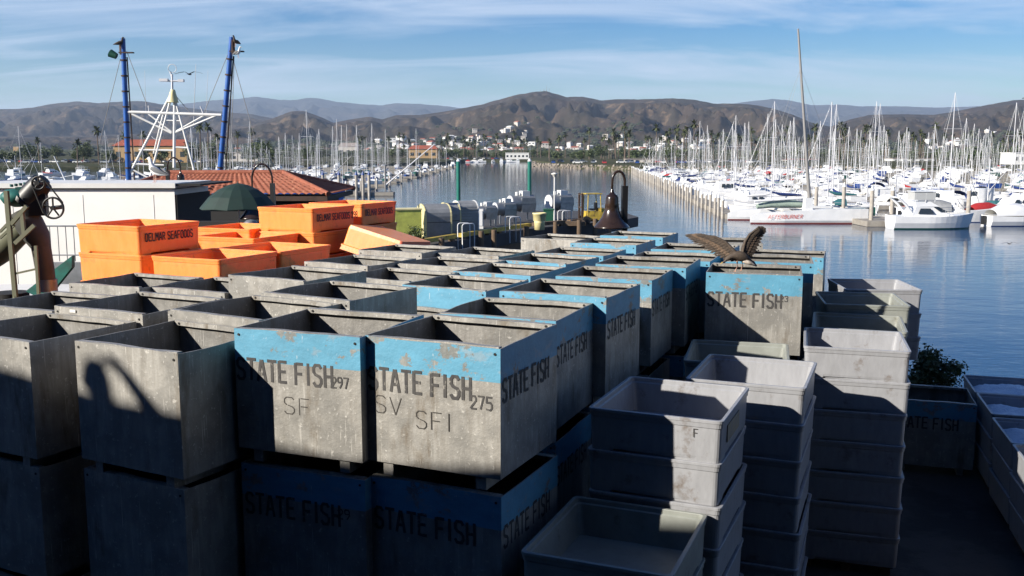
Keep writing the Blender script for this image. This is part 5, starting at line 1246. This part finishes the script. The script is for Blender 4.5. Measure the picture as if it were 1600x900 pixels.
# fishing vessel with the blue outrigger poles and white rigging tower
VY = 52.0
o = thing('fishing_vessel', (at(270, 285, VY).x, VY, WATER), 'fishing vessel with two tall blue outrigger poles and a white lattice tower', 'fishing vessel')
ov = Vector(o.location)
def V(px, py, dy=0): return at(px, py, VY+dy)-ov
mb = hull_mb(18, 5.2, 2.0, .35, .88, 2.2); mb.build('hull', [M['gel2'], M['antifoul'], M['dockw']], o)
cabin(-3.0, 3.5, 2.0, 3.6, 4.0, 3.6, .5, .2).build('cabin', M['gel'], o)
for top, bot, px_s in (((192, 60), (202, 300), -1), ((362, 58), (341, 300), 1)):
    t_, b_ = V(*top), V(*bot)
    mb = MB(); off = Vector((.18, 0, 0)); 
    mb.cyl(b_, t_, .15, .12, 10)
    for k in range(9): p = b_.lerp(t_, .06+k*.1); mb.cyl(p-(t_-b_).normalized()*.04, p+(t_-b_).normalized()*.04, .175, n=10, m=1)
    mb.cyl(b_+off*1.8, t_.lerp(b_, .12)+off, .035, n=6, m=1)
    pole = mb.build('outrigger_pole', [M['bluepole'], M['rust']], o)
    hp = t_.lerp(b_, .06)
    MB().box(hp+Vector((px_s*(-.15 if px_s < 0 else .3), 0, -.25)), (.75, .25, .06)).cyl(hp+Vector((px_s*.1, 0, -.35)), hp+Vector((px_s*.1, 0, .35)), .12, n=8).build('pole_bracket', M['rust'], pole)
MB().cyl(V(182, 88), V(172, 83), .16, .22, 10).build('flood_lamp', M['greenbin'], o)
mb = MB()
def bar(a_, b_, r_=.06): mb.cyl(V(*a_), V(*b_), r_, n=7)
ap = (270, 142)
bar((198, 175), (346, 180), .085)
for a_, b_, r_ in ((ap, (192, 292), .07), ((268, 150), (230, 295), .06), (ap, (304, 268), .06), ((273, 150), (272, 262), .08), ((206, 178), (268, 208), .06), ((232, 178), (268, 206), .05), ((340, 180), (272, 208), .06), ((318, 181), (274, 206), .05), ((217, 234), (270, 235), .05), ((274, 230), (293, 231), .05), ((207, 256), (256, 258), .045), ((255, 178), (240, 240), .045), ((258, 188), (282, 189), .035), ((205, 264), (242, 283), .05)):
    bar(a_, b_, r_)
mb.build('rigging_tower', M['white'], o)
mb = MB(); mb.cyl(V(270, 160), V(270, 140), .32, .12, 8); mb.build('tower_collar', M['cream'], o)
mb = MB(); mb.cyl(V(269, 142), V(269, 116), .07, .05, 8); mb.cyl(V(250, 126), V(288, 127), .05, n=6); mb.box(V(256, 125), (.45, .2, .14)); mb.box(V(283, 126), (.3, .2, .14)); mb.cyl(V(269, 122), V(266, 112), .05, n=6)
cc = V(269, 107); mb.tube([cc+Vector((math.cos(t)*.22, 0, math.sin(t)*.22)) for t in [2*math.pi*k/20 for k in range(21)]], .018, 6)
mb.build('antenna', M['alum'], o)
cc = V(245, 208); MB().tube([cc+Vector((math.cos(t)*.32, 0, math.sin(t)*.34)) for t in [R(-240)+2*math.pi*.66*k/16 for k in range(17)]], .022, 6).build('loop_antenna', M['alum'], o)
MB().cyl(V(302, 200), V(306, 100), .02, .012, 5).cyl(V(233, 178), V(232, 165), .03, n=5).cyl(V(318, 178), V(313, 166), .05, .03, n=6).cyl(V(228, 178), V(226, 110), .012, .008, 5).cyl(V(322, 178), V(325, 110), .012, .008, 5).build('whip_antenna', M['alum'], o)
mb = MB()
for a_, b_ in (((188, 92), (155, 225)), ((198, 80), (235, 178)), ((356, 85), (318, 178)), ((364, 92), (398, 215)), ((362, 90), (358, 270)), ((366, 88), (360, 270)), ((275, 150), (300, 180))): mb.cyl(V(*a_), V(*b_), .017, n=4)
mb.build('stay_wire', M['mastg'], o)
bv = at(369, 62, VY); standing_gull((at(188, 66, VY-.2).x, VY-.2, at(188, 76, VY).z), R(20), 'dark bird perched on top of the left blue pole', 1.1, True)
standing_gull((at(368, 66, VY-.2).x, VY-.2, at(368, 74, VY).z), R(-120), 'brown bird perched on top of the right blue pole', 1.1, True)
standing_gull((at(372, 84, VY-.2).x, VY-.2, at(372, 91, VY).z), R(-20), 'pale bird on the bracket of the right blue pole', 1.1)

# ------------------------------------------------------------------ vegetation
def make_palm(seed, h, fr=2.6):
    rnd_ = random.Random(seed); o = thing('palm_tree', (0, 0, 0), 'palm', 'palm tree')
    bend = rnd_.uniform(-.6, .6)
    MB().tube([(0, 0, -1), (bend*.2, 0, h*.4), (bend*.6, 0, h*.75), (bend, 0, h)], [.32, .24, .2, .22], 6).build('trunk', M['trunk'], o)
    mb = MB()
    for k in range(34):
        a = rnd_.uniform(0, 6.28); el = rnd_.uniform(-.9, 1.2); L = fr*rnd_.uniform(.7, 1.1); p = Vector((bend, 0, h)); d = Vector((math.cos(a)*math.cos(el), math.sin(a)*math.cos(el), math.sin(el))); s_ = Vector((-math.sin(a), math.cos(a), 0))
        for j in range(3):
            q = p+d*L/3; w0, w1 = (.12, .42, .36, .05)[j], (.12, .42, .36, .05)[j+1]
            mb.quad(p-s_*w0, p+s_*w0, q+s_*w1, q-s_*w1); p = q; d = (d+Vector((0, 0, -.38))).normalized()
    mb.build('crown', M['palm'], o)
    return o
def make_tree(seed, h, r_):
    o = thing('broadleaf_tree', (0, 0, 0), 'tree', 'tree'); MB().tube([(0, 0, -1), (.2, 0, h*.3), (0, .2, h*.6)], [.4, .3, .15], 6).build('trunk', M['trunk'], o)
    leaf_crown(seed, 900, r_, r_, h*.38, .55, h*.2, clumps=18).build('crown', M['foliage'], o); return o
palms = [make_palm(k, 10+1.6*k, 2.3+.25*k) for k in range(5)]
trees = [make_tree(k+40, 7+k*1.5, 3.6+k*.6) for k in range(4)]
PR = ['palm row behind the right marina', 'palm row at the channel end']
rnd = random.Random(5)
for k in range(230):
    px = rnd.uniform(690, 1620) if k < 190 else rnd.uniform(560, 840)
    Y = rnd.uniform(640, 900) if px > 850 else rnd.uniform(900, 1040)
    copy_tree(rnd.choice(palms), ((px-800)/FPX*Y, Y, WATER+3.5), rnd.uniform(0, 6), 'slender palm tree in the %s' % PR[0 if px > 850 else 1], 'palms of the %s' % PR[0 if px > 850 else 1], rnd.uniform(.95, 1.5))
for k, (px, base, Y, s_) in enumerate(((127, 262, 420, 1.0), (68, 262, 470, 1.0), (230, 250, 480, 1.1), (318, 262, 460, 1.2), (330, 262, 470, 1.1), (345, 262, 450, 1.25), (203, 262, 420, 1.1), (375, 262, 600, 1.3), (160, 262, 470, 1.1), (398, 262, 640, 1.2), (425, 262, 640, 1.2))):
    copy_tree(palms[k % 5], ((px-800)/FPX*Y, Y, WATER+2.3), k, 'tall palm beside the ochre building on the left shore', 'palms on the left shore', s_)
for k in range(170):
    reg = k % 3
    if reg == 0: px, Y = rnd.uniform(-40, 520), rnd.uniform(500, 720)
    elif reg == 1: px, Y = rnd.uniform(560, 860), rnd.uniform(905, 1100)
    else: px, Y = rnd.uniform(860, 1650), rnd.uniform(560, 900)
    copy_tree(trees[k % 4], ((px-800)/FPX*Y, Y, WATER+2.6), rnd.uniform(0, 6), 'rounded green tree on the %s shore' % ['left', 'middle', 'right'][reg], 'green trees on the %s shore' % ['left', 'middle', 'right'][reg], rnd.uniform(.7, 1.15))
for p in palms+trees: drop(p)
# woodland and gardens covering the foot of the hills between the houses
mb = MB(); rnd = random.Random(9)
def hillpoint(px, t): return hill_height(RIDGE_A, 4600, 2200, px, t, 4.0, 1.0)
def clump(x, y, z, r_):
    vs = [(x+math.cos(a)*r_*rnd.uniform(.7, 1.2), y+math.sin(a)*r_*.8, z+dz*r_*rnd.uniform(.8, 1.1)) for dz, aa in ((0, 0), (.7, .5)) for a in [aa+2*math.pi*q/5 for q in range(5)]]+[(x, y, z+1.15*r_)]
    mb.add(vs, [(i, (i+1) % 5, 5+(i+1) % 5, 5+i) for i in range(5)]+[(5+i, 5+(i+1) % 5, 10) for i in range(5)])
for k in range(8500):
    px = rnd.uniform(-60, 1660); t = abs(rnd.gauss(0, .13)) if 600 < px < 1000 else abs(rnd.gauss(0, .09))
    if nz(px*.012, t*9, 4) < -.15: continue
    x, y, z = hillpoint(px, min(.5, t)); clump(x, y, z-1, rnd.uniform(4, 8.5))
for k in range(2600):
    px = rnd.uniform(-60, 1660); Y = rnd.uniform(1050, 2150); x = (px-800)/FPX*Y
    z = WATER+6+(Y-1500)/1100*8 if Y > 1500 else WATER+4
    clump(x, Y, z-1, rnd.uniform(3, 8))
o = mb.build('woodland', mat('dark_tree_cover', (.035, .05, .02), .9, col2=(.06, .065, .03), nscale=.01, rand=False)); tag(o, 'dark green trees and gardens at the foot of the hills', None, kind='stuff')

# ------------------------------------------------------------------ buildings and cars
def make_house(w_, d_, h, roofm, wallm, flat=False):
    o = thing('house', (0, 0, 0), 'house', 'house'); mb = MB().box((0, 0, h/2-3), (w_, d_, h+6)); mb.build('wall', M[wallm], o)
    mb = MB(); 
    if flat: mb.box((0, 0, h+.3), (w_+.8, d_+.8, .6))
    else: mb.add([(-w_/2-.5, -d_/2-.5, h), (w_/2+.5, -d_/2-.5, h), (w_/2+.5, d_/2+.5, h), (-w_/2-.5, d_/2+.5, h), (-w_/2+1.5, 0, h+2.6), (w_/2-1.5, 0, h+2.6)], [(0, 1, 5, 4), (2, 3, 4, 5), (1, 2, 5), (3, 0, 4), (3, 2, 1, 0)])
    mb.build('roof', M[roofm], o); 
    mb = MB()
    for k in range(3): mb.box((-w_/2+w_*(k+.5)/3, -d_/2-.04, h*.55), (w_*.16, .08, h*.3))
    mb.build('window', M['dark'], o)
    return o
houses = [make_house(13, 9, 5, 'greyroof', 'white'), make_house(16, 10, 6, 'redroof', 'palewall'), make_house(12, 9, 6, 'greyroof', 'palewall', True), make_house(20, 11, 6, 'white', 'white', True), make_house(14, 10, 4.5, 'white', 'palewall')]
HN = ['white house with a grey roof', 'pale house with a red roof', 'pale flat roofed house', 'white flat roofed house', 'pale house with a white roof']
rnd = random.Random(31); cnt = 0
while cnt < 296:
    r_ = rnd.random()
    if r_ < .62:
        px = rnd.gauss(740, 75); t = abs(rnd.gauss(.10, .10)); t = t if px < 860 else t*.55
    elif r_ < .84: px = rnd.uniform(880, 1110); t = rnd.uniform(.02, .13)
    elif r_ < .93: px = rnd.gauss(1480, 22); t = rnd.uniform(.08, .22)
    else: px = rnd.uniform(280, 640); t = rnd.uniform(.0, .08)
    if not 0 < t < .27: continue
    x, y, z = hillpoint(px, t); k = rnd.choice([0, 0, 1, 2, 3, 4, 4]); reg = 'central hill slope' if px < 860 else 'slope behind the palms' if px < 1200 else 'right hill slope' if px > 1300 else 'slope'
    if px < 640: reg = 'low slope at the left'
    copy_tree(houses[k], (x, y, z+3.5), rnd.uniform(-.9, .9), '%s on the %s' % (HN[k], reg), 'houses on the %s' % reg, rnd.uniform(.8, 1.35)); cnt += 1
for p in houses: drop(p)
def building(name, px, base_py, Y, wpx, hpx, label, wallm, roofm, flat=False, d_=14, win=5, cat='building'):
    v = at(px, base_py, Y); w_ = wpx*Y/FPX; h = hpx*Y/FPX; gz = WATER+2.4
    o = thing(name, (v.x, Y, gz), label, cat)
    h = at(px, base_py-hpx, Y).z-gz
    hw = h*(.98 if flat else .72)
    MB().box((0, 0, hw/2), (w_, d_, hw)).build('wall', M[wallm], o)
    mb = MB()
    if flat: mb.box((0, 0, hw+.2), (w_+.6, d_+.6, .4))
    else: mb.add([(-w_/2-.8, -d_/2-.8, hw), (w_/2+.8, -d_/2-.8, hw), (w_/2+.8, d_/2+.8, hw), (-w_/2-.8, d_/2+.8, hw), (-w_/2+3, 0, h), (w_/2-3, 0, h)], [(0, 1, 5, 4), (2, 3, 4, 5), (1, 2, 5), (3, 0, 4), (3, 2, 1, 0)])
    mb.build('roof', M[roofm], o)
    for k in range(win):
        MB().box((-w_/2+w_*(k+.5)/win, -d_/2-.03, hw*.5), (w_/win*.5, .08, hw*.32)).build('window', M['glass'], o)
    return o
building('harbour_building', 243, 262, 560, 112, 44, 'ochre harbour building under a red tiled roof behind the blue pole', 'stucco', 'redroof', win=8)
building('restaurant', 662, 248, 905, 44, 21, 'pale building with a red roof at the end of the left marina', 'stucco', 'redroof', win=4)
building('waterfront_hall', 808, 251, 900, 36, 12, 'white two tier building on the far shore at the channel end', 'white', 'white', True, win=6)
building('office_tower', 30, 247, 1300, 8, 18, 'small lone beige tower block far off at the left', 'stucco', 'greyroof', True, win=2, cat='tower')
building('long_shed', 362, 250, 620, 90, 11, 'long low pale flat roofed shed behind the blue pole on the right', 'palewall', 'greyroof', True, win=6)
building('marina_store', 1588, 253, 470, 28, 14, 'white two storey store above the masts at the right edge', 'white', 'white', True, win=4)
building('boat_store', 1000, 258, 560, 46, 9, 'pale low store building behind the marina edge', 'palewall', 'greyroof', True, win=4)
building('boat_store', 1105, 259, 600, 60, 8, 'long white low store building behind the tall white mast', 'white', 'greyroof', True, win=5)
building('boat_store', 1250, 256, 650, 50, 8, 'low cream building behind the grey catamaran mast', 'palewall', 'redroof', win=5)
building('boat_store', 1420, 256, 640, 64, 8, 'low white building behind the right marina masts', 'white', 'greyroof', True, win=5)
building('villa', 545, 232, 1500, 30, 9, 'pale villa on the low rise behind the left marina masts', 'palewall', 'greyroof', win=3)
def make_car(col_m):
    o = thing('parked_car', (0, 0, 0), 'car', 'car'); mb = MB(); mb.box((0, 0, .55), (4.3, 1.75, .6), taper=.96); mb.build('body', M[col_m], o)
    cabin(-1.3, 1.1, .85, 1.42, 1.6, 1.35, .7, .4).build('cabin', M['glass'], o)
    mb = MB().box((-.15, 0, 1.43), (1.5, 1.25, .05)); mb.build('roof', M[col_m], o)
    for x in (-1.3, 1.3):
        for y in (-.8, .8): MB().cyl((x, y-.1, .32), (x, y+.1, .32), .32, n=10).build('wheel', M['rubber'], o)
    return o
cars = [make_car('white'), make_car('black'), make_car('steel'), make_car('redc'), make_car('bluehull')]
CN = ['white', 'black', 'silver', 'red', 'blue']
rnd = random.Random(12)
for k in range(110):
    if k < 50: px, Y, reg = rnd.uniform(0, 330), rnd.uniform(500, 600), 'left shore car park'
    elif k < 90: px, Y, reg = rnd.uniform(860, 1180), rnd.uniform(480, 560), 'shore road behind the rock bank'
    else: px, Y, reg = rnd.uniform(680, 830), rnd.uniform(888, 905), 'far quay at the channel end'
    c_ = rnd.choice([0, 0, 0, 1, 2, 2, 3, 4]); copy_tree(cars[c_], ((px-800)/FPX*Y, Y, WATER+2.55), rnd.uniform(-.15, .15)+(1.57 if k % 3 else 0), '%s car parked on the %s' % (CN[c_], reg), '%s cars on the %s' % (CN[c_], reg), 1.15)
for p in cars: drop(p)
# rock bank
mb = MB(); rnd = random.Random(3)
pts = [(16, 700), (13, 572), (30, 503), (54, 438), (90, 430), (180, 430)]
for (x0, y0), (x1, y1) in zip(pts[:-1], pts[1:]):
    L = math.hypot(x1-x0, y1-y0)
    for k in range(int(L*2.2)):
        f = rnd.random(); x, y = x0+(x1-x0)*f, y0+(y1-y0)*f; r_ = rnd.uniform(.5, 1.1); yy = y+rnd.uniform(-3.5, 2.5)
        z = WATER-.2+(yy-y+3.5)/6*2.0
        mb.box((x+rnd.uniform(-1, 1), yy, z), (r_*1.6, r_*1.3, r_), M=Matrix.Rotation(rnd.uniform(0, 3), 4, 'Z') @ Matrix.Rotation(rnd.uniform(-.5, .5), 4, 'X'), taper=.6)
o = mb.build('rock_bank', M['rock']); tag(o, 'tan riprap rock bank at the end of the channel', None, kind='stuff')
# hilltop masts and trees
for k, (px, h) in enumerate(((849, 14), (853, 26), (857, 20), (844, 9))):
    x, y, z = hill_height(RIDGE_A, 4600, 2200, px, .995, 4.0, 1.0); o = thing('radio_mast', (x, y, z-3), 'thin radio mast on the central summit, %s from the left' % ['second', 'third, tallest', 'fourth', 'leftmost, first'][k], 'mast', 'radio masts on the summit')
    MB().cyl((0, 0, 0), (0, 0, h+3), 1.0, .5, 5).box((0, 0, 4), (5, 4, 4)).build('lattice', M['mastg'], o)
for k, px in enumerate((1585, 1595)):
    x, y, z = hill_height(RIDGE_A, 4600, 2200, px, .995, 4.0, 1.0); o = thing('lone_tree', (x, y, z-1), '%s of two lone trees on the right hilltop' % ['left', 'right'][k], 'tree', 'lone trees on the right hilltop')
    MB().cyl((0, 0, 0), (0, 0, 8), .6, .4, 5).build('trunk', M['trunk'], o); leaf_crown(k, 160, 6, 6, 2.6, 1.4, 6).build('crown', M['foliage'], o)
print('boats', NB)
